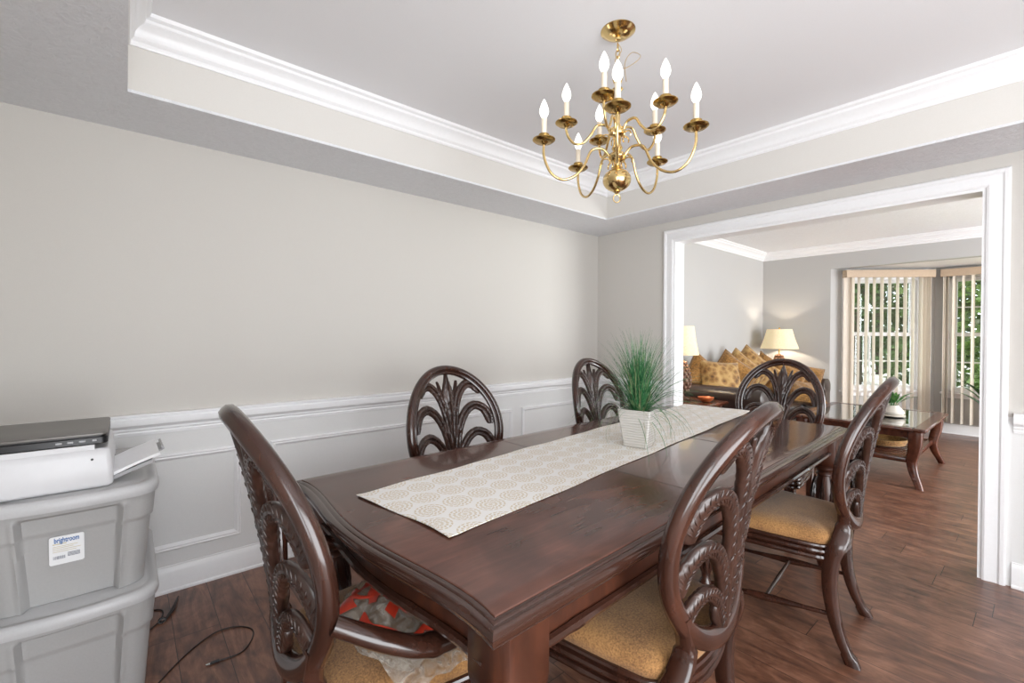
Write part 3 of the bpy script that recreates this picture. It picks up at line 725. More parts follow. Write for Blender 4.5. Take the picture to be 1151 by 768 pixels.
def chair_splat(par):
    m = MB()
    fr = [([(.012, .74), (.030, .86), (.062, .945), (.108, .990), (.150, .985), (.176, .945)], .015, .017),
          ([(.012, .64), (.038, .76), (.082, .845), (.135, .882), (.184, .868), (.212, .820), (.214, .785)], .016, .018),
          ([(.012, .55), (.040, .645), (.086, .718), (.135, .750), (.182, .738), (.212, .695), (.214, .655)], .015, .018),
          ([(.010, .50), (.034, .560), (.075, .612), (.118, .632), (.158, .618), (.182, .580), (.178, .550)], .014, .016)]
    for pts, a, b in fr:
        for s in (1, -1): frond(m, [(x * s, z) for x, z in pts], a * 1.25, b * 1.42, .015)
    # bottom scrolls
    for s in (1, -1): frond(m, [(s * .008, .50), (s * .030, .520), (s * .052, .545), (s * .062, .575), (s * .050, .592)], .012, .010)
    # buds at the forks
    for s in (1, -1):
        for x, z, rz in ((.050, .905, .5), (.062, .800, .5), (.066, .690, .5), (.056, .606, .5)):
            m.ball((s * (x - .018), yb(z - .01, x) + .010, z - .035), .0115, 10, 8, (.8, 1, 1.9))
    m.build('fronds', 'carved', par, angle=60)
    # central spear leaf with herring-bone veins and the bundled stem
    m = MB(); rings = []; N_ = 40
    for i in range(N_ + 1):
        t = i / N_; z = .492 + t * .555
        if t < .62: w = .030 - .010 * math.sin(t / .62 * PI / 2)
        else: q = (t - .62) / .38; w = .020 + .020 * math.sin(min(1, q * 2.6) * PI / 2) if q < .385 else .040 * (1 - ((q - .385) / .615) ** 1.5) + .001
        h = .016; rib = .003 * (1 if i % 2 else -1)
        y = yb(z)
        sec = [(-1, -.002), (-.8, h * .45 + rib), (-.4, h * .8 - rib), (-.1, h * .75), (0, h * 1.2), (.1, h * .75), (.4, h * .8 - rib), (.8, h * .45 + rib), (1, -.002), (.6, -h * .7), (0, -h * .9), (-.6, -h * .7)]
        rings.append([(a * w, yb(z, a * w) + b, z + .012 * (1 - abs(a)) * (1 if t > .62 else 0)) for a, b in sec])
    m.loft(rings)
    for s in (1, -1):   # side tips behind the spear
        frond(m, [(s * .020, .88), (s * .040, .95), (s * .052, .992), (s * .058, 1.012)], .012, .006, .010)
        for k in range(3):
            frond(m, [(s * (.006 + .005 * k), .50), (s * (.010 + .008 * k), .60), (s * (.014 + .007 * k), .70 - .05 * k)], .006, .006, .012)
    m.build('spear_leaf', 'carved', par, angle=60)
SEAT = [(-.208, .008), (-.232, .10), (-.250, .30), (-.262, .44), (-.250, .482), (-.20, .505), (-.10, .520), (0, .525), (.10, .520), (.20, .505), (.250, .482), (.262, .44), (.250, .30), (.232, .10), (.208, .008), (.12, -.026), (0, -.040), (-.12, -.026)]
def seat_curve(k=1.0, n=5):
    c = (0, .265); P = [(c[0] + (x - c[0]) * k, c[1] + (y - c[1]) * k, 0) for x, y in SEAT]
    Q = [Vector(p) for p in P]; out = []; N_ = len(Q)
    for i in range(N_):
        a, b, c_, d = Q[i - 1], Q[i], Q[(i + 1) % N_], Q[(i + 2) % N_]
        for q in range(n):
            t = q / n; out.append(0.5 * ((2 * b) + (c_ - a) * t + (2 * a - 5 * b + 4 * c_ - d) * t * t + (3 * b - a - 3 * c_ + d) * t ** 3))
    return out
def make_chair(arms=False):
    root = thing('dining_chair', 'x', 'chair')
    chair_back_frame(root); chair_splat(root)
    # rear legs: from the side of the oval through the waist kink to the splayed foot
    for s in (-1, 1):
        path = [(.196, .60, 0.001), (.176, .545, 0), (.168, .505, .002), (.186, .468, -.034), (.205, .430, -.022), (.208, .36, -.006), (.205, .26, -.004), (.203, .16, -.018), (.206, .08, -.042), (.211, .03, -.066), (.214, 0.0, -.080)]
        P = bez([(s * x, (yb(z, x) if z > .5 else 0) + dy, z) for x, z, dy in path], 5); n = len(P); rings = []
        for i, p in enumerate(P):
            z = p.z
            wx = .017 + .004 * math.exp(-((z - .43) / .05) ** 2); wy = .021 + .009 * math.exp(-((z - .42) / .10) ** 2) + .004 * (z < .05)
            if z < .40: wx = .016 + .004 * (z / .4); wy = .018 + .010 * (z / .4) + (.006 if z < .03 else 0)
            if z > .52: wx, wy = .016, .019
            c = .30
            rings.append([(p.x + a * wx, p.y + b * wy, max(0, z) if i < n - 1 else 0) for a, b in ((-1, -1 + c), (-1, 1 - c), (-1 + c, 1), (1 - c, 1), (1, 1 - c), (1, -1 + c), (1 - c, -1), (-1 + c, -1))])
        m = MB(); m.loft(rings); m.build('leg', 'chairwood', root, angle=50)
    # front legs: turned with fluted bulb
    for s in (-1, 1):
        cx, cy = s * .222, .465; m = MB()
        m.box((cx, cy, .385), (.05, .05, .07))
        m.lathe([(.020, .352), (.028, .348), (.030, .340), (.022, .332), (.020, .322), (.027, .300), (.033, .265), (.033, .235), (.027, .200), (.020, .165), (.018, .140), (.026, .128), (.030, .118), (.026, .108), (.016, .098), (.017, .075), (.026, .055), (.030, .042), (.026, .026), (.015, .012), (.013, 0)], (cx, cy, 0), 20)
        for k in range(9):
            ph = 2 * PI * k / 9; m.tube([(cx + r * math.cos(ph), cy + r * math.sin(ph), z) for r, z in ((.020, .320), (.028, .295), (.034, .262), (.034, .235), (.028, .200), (.019, .168))], [.003, .006, .008, .008, .006, .003], 6)
        m.build('leg', 'chairwood', root, angle=50)
    # cushion
    rings = []
    for k, z in ((.985, .432), (.998, .444), (.995, .458), (.96, .472), (.88, .483), (.70, .491), (.40, .496), (.10, .497)):
        rings.append([(p.x, p.y, z) for p in seat_curve(k)])
    m = MB(); m.loft(rings); m.build('seat_cushion', 'seat', root, angle=60)
    # apron: band with three bamboo strips and knots
    m = MB(); inner = seat_curve(.97); m.loft([[(p.x, p.y, z) for p in inner] for z in (.365, .434)])
    m.build('seat_frame', 'chairwood', root, angle=60)
    m = MB(); C0 = seat_curve(1.0); s_ = 0; rad = []
    for q, (zz, rr, kk) in enumerate(((.424, .0085, .992), (.404, .010, 1.0), (.380, .010, .998))):
        C1 = seat_curve(kk, 6); rad = []; s_ = q * .03
        for i, p in enumerate(C1):
            if i: s_ += (p - C1[i - 1]).length
            ph = (s_ % .17) / .17; rad.append(rr * (1 + .28 * max(0, 1 - abs(ph - .5) * 9)))
        m.tube([(p.x, p.y, zz) for p in C1], rad, 8, closed=True, up=(0, 0, 1))
    m.build('bamboo_moulding', 'chairwood', root)
    # turned stretchers
    def spindle(a, b, r0, r1):
        a, b = Vector(a), Vector(b); pts = []; rd = []
        for i in range(17):
            t = i / 16; pts.append(tuple(a.lerp(b, t))); rd.append(r0 + (r1 - r0) * math.exp(-((t - .5) / .2) ** 2))
        mm = MB(); mm.tube(pts, rd, 12); return mm.build('stretcher', 'chairwood', root)
    spindle((-.205, -.016, .165), (-.222, .455, .125), .008, .016); spindle((.205, -.016, .165), (.222, .455, .125), .008, .016)
    spindle((-.213, .22, .146), (.213, .22, .146), .008, .010)
    if arms:
        for s in (-1, 1):
            P = bez([(s * .256, yb(.675, .256) + .004, .675), (s * .284, .06, .628), (s * .296, .14, .588), (s * .290, .22, .570), (s * .270, .30, .562), (s * .256, .345, .545), (s * .252, .350, .50), (s * .248, .340, .46), (s * .244, .330, .39)], 6)
            n = len(P); rd = [.020 + .005 * math.sin(min(1, i / n * 1.6) * PI) + (.003 if abs(i / n - .30) < .02 else 0) - .004 * (i / n) for i in range(n)]
            m = MB(); m.tube([tuple(p) for p in P], rd, 12, flat=(.9, 1.1)); m.build('armrest', 'chairwood', root)
    return root
LAB = dict(
    A='carved mahogany armchair at the near left end of the table, plastic bag on its seat',
    B='carved oval-back dining chair against the wall side of the table, left of the potted grass',
    C='carved oval-back dining chair half hidden behind the potted grass on the wall side',
    D='carved oval-back dining chair at the far table end, before the corner lamp',
    E='carved mahogany dining chair seen edge-on with whole seat and legs, nearest the coffee table',
    F='carved mahogany dining chair in the near foreground, its back rising over the table edge')
G = 'carved palm-frond dining chairs around the table'
ch0 = make_chair(); ch0.location = (2.302, .564, 0); ch0.rotation_euler = (0, 0, .111); ch0['label'] = LAB['E']; ch0['group'] = G
dup(ch0, (1.166, .600, 0), .108, LAB['F'], G)
dup(ch0, (1.245, 1.821, 0), 3.165, LAB['B'], G)
dup(ch0, (2.450, 1.898, 0), 3.183, LAB['C'], G)
cha = make_chair(True); cha.location = (.348, 1.159, 0); cha.rotation_euler = (0, 0, -1.623); cha['label'] = LAB['A']; cha['group'] = G
dup(cha, (3.396, 1.196, 0), 1.614, LAB['D'], G)

# ------------------------------------------------------------------ plastic bag on the armchair
def bag():
    root = thing('plastic_bag', 'crumpled clear plastic bag with red print lying on the end armchair seat', 'bag', (.575, 1.13, .49), 0)
    rnd = random.Random(5); n = 26
    def hgt(u, v):
        r = math.hypot(u, v); w = .5 * math.sin(u * 7 + v * 3) + .5 * math.sin(v * 9 - u * 4 + 1) + .35 * math.sin(u * 15 - v * 11)
        return max(0, (1 - r ** 2.2)) * (.085 + .010 * w) + .004 + .003 * abs(w)
    def pos(u, v, o=0):
        e = 1 + .10 * math.sin(math.atan2(v, u) * 5) + .06 * math.sin(math.atan2(v, u) * 9 + 1)
        return (u * .175 * e, v * .215 * e, hgt(u, v) + o)
    vs = []; fs = []
    R_, S_ = 22, 64
    for i in range(R_ + 1):
        for k in range(S_):
            r = i / R_; a = 2 * PI * k / S_; vs.append(pos(r * math.cos(a), r * math.sin(a)))
    for i in range(R_):
        for k in range(S_):
            q = (k + 1) % S_; fs.append((i * S_ + k, i * S_ + q, (i + 1) * S_ + q, (i + 1) * S_ + k))
    m = MB(); m.add(vs, fs); sh = m.build('bag_film', 'bag', root, angle=180)
    md = sh.modifiers.new('thickness', 'SOLIDIFY'); md.thickness = .0006
    # loose flap hanging toward the front of the seat
    m = MB(); vs = []; fs = []
    for i in range(9):
        for j in range(13):
            t = i / 8; w = j / 12 - .5; vs.append((-.04 + t * .02 + w * .22, -.16 - t * .11, .030 * (1 - t) + .006 + .006 * math.sin(w * 22 + t * 5)))
    for i in range(8):
        for j in range(12): a = i * 13 + j; fs.append((a, a + 1, a + 14, a + 13))
    m.add(vs, fs); fl = m.build('bag_flap', 'bag', root, angle=180); md = fl.modifiers.new('thickness', 'SOLIDIFY'); md.thickness = .0006
    # red brush strokes printed on the film
    m = MB()
    def stroke(pts, w):
        w = w * 1.3
        P = bez([(a, b, 0) for a, b in pts], 12); rings = []
        for i, p in enumerate(P):
            t = (P[min(i + 1, len(P) - 1)] - P[max(i - 1, 0)]).normalized(); sd = Vector((-t.y, t.x, 0)) * w * (1 - .5 * (i / len(P)))
            rings.append([pos(p.x - sd.x, p.y - sd.y, .005), pos(p.x - sd.x * .5, p.y - sd.y * .5, .006), pos(p.x, p.y, .0065), pos(p.x + sd.x * .5, p.y + sd.y * .5, .006), pos(p.x + sd.x, p.y + sd.y, .005)])
        m.loft(rings, closed=False, caps=False)
    stroke([(-.75, .1), (-.5, .35), (-.2, .42), (.2, .38), (.5, .2)], .06)
    stroke([(-.6, -.1), (-.3, .12), (.05, .2), (.35, .05)], .05)
    stroke([(-.45, -.4), (-.15, -.22), (.2, -.2), (.5, -.35)], .06)
    stroke([(-.2, .62), (-.1, .2), (-.12, -.2), (-.2, -.55)], .05)
    stroke([(.2, .62), (.26, .2), (.2, -.2), (.28, -.6)], .06)
    stroke([(.5, .5), (.62, .1), (.56, -.3)], .05); stroke([(-.8, -.1), (-.7, -.4), (-.45, -.6)], .05)
    stroke([(-.55, .6), (-.6, .3), (-.45, -.1)], .04); stroke([(-.05, -.65), (.2, -.72), (.45, -.62)], .05)
    for k in range(9): stroke([(-.35 + k * .1, .32), (-.38 + k * .1, .05 - .03 * k % 2)], .022)
    for k in range(7): stroke([(.35 + k * .08, -.05), (.33 + k * .08, -.25), (.38 + k * .07, -.42)], .018)
    stroke([(.1, -.45), (.4, -.5), (.7, -.38), (.85, -.2)], .05); stroke([(.3, .3), (.55, .36), (.8, .2)], .045); stroke([(.78, .3), (.84, 0), (.7, -.3)], .045)
    stroke([(-.35, -.75), (-.1, -.82), (.15, -.85)], .04); stroke([(.0, .75), (.25, .70), (.5, .62)], .04); stroke([(-.3, .1), (0, .02), (.3, -.08), (.6, -.05)], .04)
    m.build('red_print', 'redprint', root, angle=180)
bag()

# ------------------------------------------------------------------ storage totes
TCX = -.130
def rrect(hx, y0, y1, z, r, bowf=0.0, n=8):
    """rounded rectangle outline in world XY, dense on the front side"""
    pts = []
    x0, x1 = TCX - hx, TCX + hx
    for i in range(49): u = i / 48; x = x0 + r + (x1 - x0 - 2 * r) * u; pts.append((x, y0 - bowf * math.sin(PI * u), z))
    def arc(cx, cy, a0):
        for k in range(1, n): a = a0 + PI / 2 * k / n; pts.append((cx + r * math.cos(a), cy + r * math.sin(a), z))
    arc(x1 - r, y0 + r, -PI / 2)
    for i in range(13): pts.append((x1, y0 + r + (y1 - y0 - 2 * r) * i / 12, z))
    arc(x1 - r, y1 - r, 0)
    for i in range(13): pts.append((x1 - r - (x1 - x0 - 2 * r) * i / 12, y1, z))
    arc(x0 + r, y1 - r, PI / 2)
    for i in range(13): pts.append((x0, y1 - r - (y1 - y0 - 2 * r) * i / 12, z))
    arc(x0 + r, y0 + r, PI)
    return pts
def sstep(a, b, x): t = max(0, min(1, (x - a) / (b - a))); return t * t * (3 - 2 * t)
def make_tote(z0, zb, label, with_label):
    root = thing('storage_tote', label, 'storage tote', (TCX, 2.24, z0), 0, 'stacked grey lidded totes')
    off = Vector((TCX, 2.24, z0)); m = MB(); rings = []
    H = zb - z0
    for i in range(45):
        t = i / 44; z = z0 + H * t; hx = .178 + .024 * t; y0 = 1.972 - .042 * t; y1 = 2.50 + .03 * t
        if t > .72: hx += .006; y0 -= .005
        ring = rrect(hx, y0, y1, z, .055, .006)
        out = []
        for x, y, zz in ring:
            if y < y0 + .02:
                rr = sstep(.108 + .014 * t, .094 + .014 * t, abs(x - TCX - .002)) * sstep(.93, .885, t)
                y += .030 * rr
                # vertical rib beside the recess
                rib = math.exp(-((abs(x - TCX - .002) - .112 - .014 * t) / .006) ** 2) * sstep(.95, .90, t); y -= .006 * rib
            out.append((x - off.x, y - off.y, zz - off.z))
        rings.append(out)
    m.loft(rings); m.build('tote_body', 'tote', root, angle=50)
    m = MB(); zt = zb - .004
    def o(r): return [(x - off.x, y - off.y, z - off.z) for x, y, z in r]
    L = [(.206, .012, zt), (.214, 0, zt), (.217, -.003, zt + .012), (.216, -.002, zt + .028), (.210, .004, zt + .036), (.200, .014, zt + .038), (.192, .022, zt + .034), (.184, .03, zt + .034), (.178, .036, zt + .038)]
    m.loft([o(rrect(hx, 1.905 + dy, 2.56 - dy, z, .075, .012)) for hx, dy, z in L]); m.build('tote_lid', 'totelid', root, angle=45)
    if with_label:
        # paper label on the recessed front
        xa, xb = -.179, -.100; za, zbb = .531, .622
        m = MB()
        def lp(x, z, d=0): return (x - off.x, 1.9535 - .042 * ((z - z0) / H - .6) + .010 - d - off.y, z - off.z)
        r = .006; pts = []
        for cx, cz, a0 in ((xb - r, zbb - r, 0), (xa + r, zbb - r, PI / 2), (xa + r, za + r, PI), (xb - r, za + r, 1.5 * PI)):
            for k in range(5): a = a0 + PI / 2 * k / 4; pts.append((cx + r * math.cos(a), cz + r * math.sin(a)))
        m.loft([[lp(x, z, .0) for x, z in pts], [lp(x, z, .0012) for x, z in pts]]); lab = m.build('label', 'label', root, smooth=False)
        cu = bpy.data.curves.new('brand_text', 'FONT'); cu.body = 'brightroom'; cu.size = .0185; cu.extrude = .0003; cu.offset = .0005; cu.align_x = 'CENTER'
        tmp = bpy.data.objects.new('tmp', cu); COL.objects.link(tmp); dg = bpy.context.evaluated_depsgraph_get()
        me = bpy.data.meshes.new_from_object(tmp.evaluated_get(dg)); COL.objects.unlink(tmp)
        tx = bpy.data.objects.new('lettering', me); COL.objects.link(tx); tx.parent = lab; me.materials.clear(); me.materials.append(MT['blueprint'])
        tx.scale = (.66, 1.2, 1); tx.rotation_euler = (PI / 2 + .133, 0, 0); tx.location = lp(-.1395, .6020, .0016)
        m = MB()
        for k, (a, b, zz, hh) in enumerate(((xa + .008, -.14, .596, .003), (xa + .008, -.115, .589, .0015), (xa + .008, -.125, .584, .0015), (xa + .008, -.108, .578, .0015), (xa + .008, -.118, .572, .0015))):
            m.loft([[lp(a, zz, .0012), lp(b, zz, .0012), lp(b, zz + hh, .0012), lp(a, zz + hh, .0012)], [lp(a, zz, .0016), lp(b, zz, .0016), lp(b, zz + hh, .0016), lp(a, zz + hh, .0016)]])
        m.build('fine_print', 'tanprint', lab, smooth=False)
        m = MB(); x = xa + .009
        rnd = random.Random(2)
        while x < xa + .034:
            w = rnd.choice((.0006, .001, .0016)); m.loft([[lp(x, .549, .0012), lp(x + w, .549, .0012), lp(x + w, .559, .0012), lp(x, .559, .0012)], [lp(x, .549, .0016), lp(x + w, .549, .0016), lp(x + w, .559, .0016), lp(x, .559, .0016)]]); x += w + .0009
        for k in range(4): m.loft([[lp(-.138, .553 + k * .0035, .0012), lp(-.110, .553 + k * .0035, .0012), lp(-.110, .555 + k * .0035, .0012), lp(-.138, .555 + k * .0035, .0012)], [lp(-.138, .553 + k * .0035, .0015), lp(-.110, .553 + k * .0035, .0015), lp(-.110, .555 + k * .0035, .0015), lp(-.138, .555 + k * .0035, .0015)]])
        m.build('bar_code', 'greyprint', lab, smooth=False)
    return root
make_tote(0.0, .372, 'grey plastic lidded tote on the floor, lower of the stacked two', False)
make_tote(.408, .722, 'grey plastic lidded tote with white label, stacked on another tote under the printer', True)

# ------------------------------------------------------------------ printer
ZP = .760
pr_ = thing('printer', 'white desktop printer standing on the top grey storage tote', 'printer', (-.235, 2.13, ZP), 0)
m = MB(); rings = []
for z, i in ((0, .010), (.006, .002), (.012, 0), (.055, 0), (.10, .004), (.116, .008), (.122, .014)):
    a, b, r = .205 - i, .200 - i, .014; ring = []
    for cx, cy, a0 in ((a - r, b - r, 0), (-a + r, b - r, PI / 2), (-a + r, -b + r, PI), (a - r, -b + r, 1.5 * PI)):
        for k in range(5): q = a0 + PI / 2 * k / 4; ring.append((cx + r * math.cos(q), cy + r * math.sin(q), z))
    rings.append(ring)
m.loft(rings)
m.box((-.02, -.02, .128), (.36, .34, .016))
m.build('printer_body', 'printer', pr_, angle=40)
m = MB()
for x in (-.155, .155): m.lathe([(.0035, 0), (.0035, .002)], (0, 0, 0), 10, Matrix.Translation((x + .0, -.1995, .092)) @ Matrix.Rotation(PI / 2, 4, 'X'))
m.build('screw_hole', 'black', pr_, smooth=False)
# output tray sticking out of the right side
TM = Matrix.Translation((.198, -.070, .016)) @ Matrix.Rotation(-.36, 4, 'Y') @ Matrix.Rotation(.12, 4, 'X')
m = MB(); m.rbox((.055, 0, .006), (.12, .175, .010), .003, TM); m.rbox((.055, -.088, .008), (.12, .004, .012), .0015, TM); m.rbox((.055, .088, .012), (.12, .006, .022), .002, TM)
m.rbox((.125, .02, .010), (.05, .09, .005), .002, TM); m.rbox((.152, .02, .016), (.008, .085, .016), .002, TM)
tray = m.build('paper_tray', 'greyplastic', pr_, smooth=False)
pap = MB(); rings = []
for i in range(9):
    t = i / 8; x = .004 + .135 * t; z = .0125 + .004 * math.sin(t * 2.4); rings.append([(x, -.083, z), (x, .080, z), (x, .080, z + .009), (x, -.083, z + .009)])
pap.loft(rings, mat=Matrix.Translation((-.235, 2.13, ZP)) @ TM)
tag(pap.build('paper_sheets', 'paper', smooth=False), 'thin stack of white paper lying in the printer tray', 'paper')
# laptop on top
lp_ = thing('laptop', 'closed grey and black laptop lying on top of the white printer', 'laptop', (-.215, 2.115, ZP + .1365), 0)
def slab(m, hx, hy, z0, z1, r=.016, mat=None, cut=0):
    rings = []
    for z, i in ((z0, .003), (z0 + .003, 0), (z1 - .003, 0), (z1, .003)):
        a, b = hx - i, hy - i; ring = []
        for cx, cy, a0 in ((a - r, b - r, 0), (-a + r, b - r, PI / 2), (-a + r, -b + r, PI), (a - r, -b + r, 1.5 * PI)):
            for k in range(5): q = a0 + PI / 2 * k / 4; ring.append((cx + r * math.cos(q), cy + r * math.sin(q), z))
        rings.append(ring)
    m.loft(rings, mat=mat)
m = MB(); slab(m, .172, .172, 0, .024); base = m.build('base', 'black', lp_)
m = MB()
for x, w in ((-.12, .03), (-.075, .014), (.06, .014), (.085, .014), (.112, .016), (.14, .01)): m.rbox((x, -.1722, .013), (w, .002, .006), .0008)
m.build('port', 'greyplastic', base, smooth=False)
m = MB(); slab(m, .172, .172, .0, .010, mat=Matrix.Translation((0, .0, .0265)) @ Matrix.Rotation(.0, 4, 'X')); m.build('lid', 'laptopgrey', lp_)
m = MB(); slab(m, .168, .168, .0235, .0268); m.build('screen_bezel', 'black', lp_)

# ------------------------------------------------------------------ cables on the floor
def cable(name, pts, r, label, extra=None):
    P = bez(pts, 10); m = MB(); m.tube([tuple(p) for p in P], r, 8)
    o = m.build(name, 'cord', None); return tag(o, label, 'cable')
root = thing('charging_cable', 'thin dark cable lying in a long loop on the wood floor', 'cable', (.25, 2.1, 0))
m = MB(); P = bez([(-.28, -.25, .003), (-.158, -.06, .003), (-.06, .06, .003), (.03, .125, .004), (.10, .12, .003), (.145, .075, .003), (.154, .026, .003), (.13, -.035, .003), (.089, -.077, .003), (.02, -.074, .003)], 9)
m.tube([tuple(p) for p in P], .0028, 8); m.build('cord', 'cord', root)
m = MB(); m.rbox((.006, -.074, .005), (.030, .011, .008), .002); m.build('plug', 'black', root, smooth=False)
m = MB(); m.rbox((-.016, -.074, .005), (.014, .008, .004), .001); m.build('connector', 'silver', root, smooth=False)
root = thing('bundled_cable', 'short dark cable bundled with a twist beside the lower tote', 'cable', (.13, 2.5, 0))
m = MB(); P = bez([(-.15, -.02, .003), (-.10, .06, .003), (-.04, .085, .003), (-.005, .05, .004), (-.02, -.03, .004), (-.065, -.085, .003), (-.14, -.14, .003)], 8)
m.tube([tuple(p) for p in P], .003, 8); 
for k in range(4): m.tube([(-.012 + k * .004, -.055 + .004 * k, .004 + .003 * (k % 2)), (.02 + k * .005, .02, .008 + .002 * (k % 2)), (.052 + k * .002, .125 + .006 * k, .004 + .002 * (k % 2))], .0028, 6)
m.build('cord', 'cord', root)
m = MB()
for k in range(3): m.tube([(-.012 + .012 * math.cos(a), -.045 + k * .006 + .002 * math.sin(a), .008 + .008 * math.sin(a)) for a in [2 * PI * q / 14 for q in range(14)]], .002, 6, closed=True)
m.build('twist_tie', 'black', root)

# ------------------------------------------------------------------ chandelier
CX, CY = 1.505, 1.124
chd = thing('chandelier', 'polished brass two-tier chandelier with ten lit candle bulbs above the table', 'chandelier', (CX, CY, 0))
m = MB(); m.lathe([(.004, -.040), (.011, -.038), (.013, -.031), (.009, -.026), (.020, -.024), (.040, -.020), (.056, -.011), (.064, -.004), (.068, -.002), (.068, 0)], (0, 0, ZT), 40); m.build('canopy', 'brass', chd)
def link(m, c, rx, rz, r, turn):
    m.tube([(c[0] + math.cos(turn) * rx * math.cos(a), c[1] + math.sin(turn) * rx * math.cos(a), c[2] + rz * math.sin(a)) for a in [2 * PI * q / 18 for q in range(18)]], r, 6, closed=True)
m = MB()
for k in range(3): link(m, (0, 0, ZT - .066 - k * .026), .008, .017, .0022, PI / 2 * (k % 2) + .4)
m.build('chain', 'brass', chd)
m = MB(); P = bez([(0, 0, 2.42), (.010, -.010, 2.39), (-.006, .008, 2.355), (.014, -.010, 2.32), (.055, -.04, 2.345), (.075, -.055, 2.375), (.045, -.035, 2.385), (.020, -.02, 2.34), (.030, -.02, 2.27)], 8); m.tube([tuple(p) for p in P], .0013, 6); m.build('wire', 'brass', chd)
# turned centre column, hubs, ball and finial ring
m = MB()
m.lathe([(.004, 2.345), (.010, 2.342), (.012, 2.334), (.008, 2.326), (.014, 2.30), (.020, 2.275), (.016, 2.262), (.009, 2.255), (.012, 2.245), (.022, 2.236), (.012, 2.226), (.009, 2.20), (.013, 2.180), (.018, 2.160), (.012, 2.145), (.010, 2.10), (.016, 2.085), (.030, 2.078), (.034, 2.066), (.030, 2.054), (.016, 2.046), (.014, 2.02), (.022, 2.00), (.015, 1.988), (.030, 1.978), (.036, 1.965), (.030, 1.952), (.014, 1.944), (.012, 1.930), (.018, 1.922), (.012, 1.914)], (0, 0, 0), 28)
m.build('column', 'brass', chd)
m = MB(); pr2 = []
for i in range(15): a = PI * i / 14; pr2.append((max(.004, .056 * math.sin(a)), 1.873 + .045 * math.cos(a)))
m.lathe(pr2, (0, 0, 0), 36); m.lathe([(.012, 1.832), (.014, 1.826), (.007, 1.820), (.005, 1.814)], (0, 0, 0), 20); m.build('ball', 'brass', chd)
m = MB(); link(m, (0, 0, 1.800), .014, .016, .0025, -.7); m.build('finial_ring', 'brass', chd)
def chand_arm(ph, tier):
    if tier == 0: R_, zc, zh, zlow, zup = .297, 2.012, 1.965, 1.895, 2.020
    else: R_, zc, zh, zlow, zup = .203, 2.106, 2.066, 2.035, 2.115
    if tier == 0: pts = [(.030, zh), (.060, zh + .030), (.105, zh + .022), (.135, 1.925), (.175, 1.882), (.225, 1.868), (.270, 1.895), (R_ - .001, 1.955), (R_, zc)]
    else: pts = [(.028, zh), (.045, zh + .028), (.080, zh + .030), (.105, 2.060), (.135, 2.030), (.168, 2.028), (.193, 2.055), (R_, 2.085), (R_, zc)]
    c, s = math.cos(ph), math.sin(ph)
    P = bez([(r * c, r * s, z) for r, z in pts], 7)
    m = MB(); m.tube([tuple(p) for p in P], .0052, 10, up=(-s, c, 0))
    # little scroll under the hub
    m.tube([((.045 + .016 * math.cos(a)) * c, (.045 + .016 * math.cos(a)) * s, zh - .022 + .014 * math.sin(a)) for a in [PI * q / 10 - .6 for q in range(16)]], .0030, 6)
    arm = m.build('arm', 'brass', chd)
    x, y = R_ * c, R_ * s
    m = MB(); m.lathe([(.006, zc - .010), (.012, zc - .006), (.018, zc), (.036, zc + .001), (.045, zc + .008), (.045, zc + .011), (.032, zc + .007), (.020, zc + .008), (.018, zc + .014), (.021, zc + .020), (.021, zc + .030), (.015, zc + .032), (.012, zc + .032)], (x, y, 0), 28); m.build('drip_pan', 'brassdark', arm)
    m = MB(); m.lathe([(.0105, zc + .026), (.0105, zc + .092), (.0085, zc + .094)], (x, y, 0), 18); m.build('candle_sleeve', 'candle', arm)
    m = MB(); m.lathe([(.006, zc + .092), (.0085, zc + .096), (.0155, zc + .108), (.0185, zc + .120), (.0165, zc + .134), (.011, zc + .150), (.005, zc + .163), (.001, zc + .170)], (x, y, 0), 16); m.build('bulb', 'bulb', arm)
for k in range(5): chand_arm(.0137 + 2 * PI * k / 5, 0)
for k in range(5): chand_arm(1.0328 + 2 * PI * k / 5, 1)

# ------------------------------------------------------------------ living room furniture
# sofa
sofa = thing('sofa', 'dark brown leather sofa full of gold cushions along the living room wall', 'sofa', (5.72, 2.22, 0), 0)
def pillow_block(m, c, d, puff=.03, r=.35, mat=None, n=14):
    """superellipsoid style padded block"""
    rings = []; x, y, z = c; a, b, h = (q / 2 for q in d)
    for i in range(n + 1):
        ph = -PI / 2 + PI * i / n; cz = math.copysign(abs(math.sin(ph)) ** r, math.sin(ph)); rr = max(.02, abs(math.cos(ph)) ** r)
        ring = []
        for k in range(28):
            t = 2 * PI * k / 28; ct = math.copysign(abs(math.cos(t)) ** r, math.cos(t)); st = math.copysign(abs(math.sin(t)) ** r, math.sin(t))
            ring.append((x + a * rr * ct, y + b * rr * st, z + h * cz))
        rings.append(ring)
    m.loft(rings, mat=mat)
m = MB(); m.rbox((0, 0, .20), (1.98, .84, .24), .02); m.build('sofa_base', 'leather', sofa)
for sx in (-1, 1):
    m = MB(); prof = [(-.10, .08), (.10, .08), (.10, .56), (.125, .60), (.125, .66), (.09, .705), (.03, .72), (-.03, .72), (-.09, .705), (-.125, .66), (-.125, .60), (-.10, .56)]
    rings = []
    for y, k in ((-.46, .93), (-.45, 1), (.42, 1), (.43, .93)): rings.append([(sx * .96 + a * k, y, .40 + (z - .40) * k) for a, z in prof])
    m.loft(rings); m.tube([(sx * .96 - .128, .0, .10), (sx * .96 - .128, .0, .60), (sx * .96 - .1, 0, .70), (sx * .96, 0, .724), (sx * .96 + .1, 0, .70)], .003, 6); m.build('armrest', 'leather', sofa)
m = MB(); m.rbox((0, .36, .52), (1.80, .16, .50), .05); m.build('backrest', 'leather', sofa)
for k in range(3):
    m = MB(); pillow_block(m, (-.57 + k * .57, -.06, .40), (.565, .70, .17), r=.3); m.build('seat_cushion', 'leather', sofa)
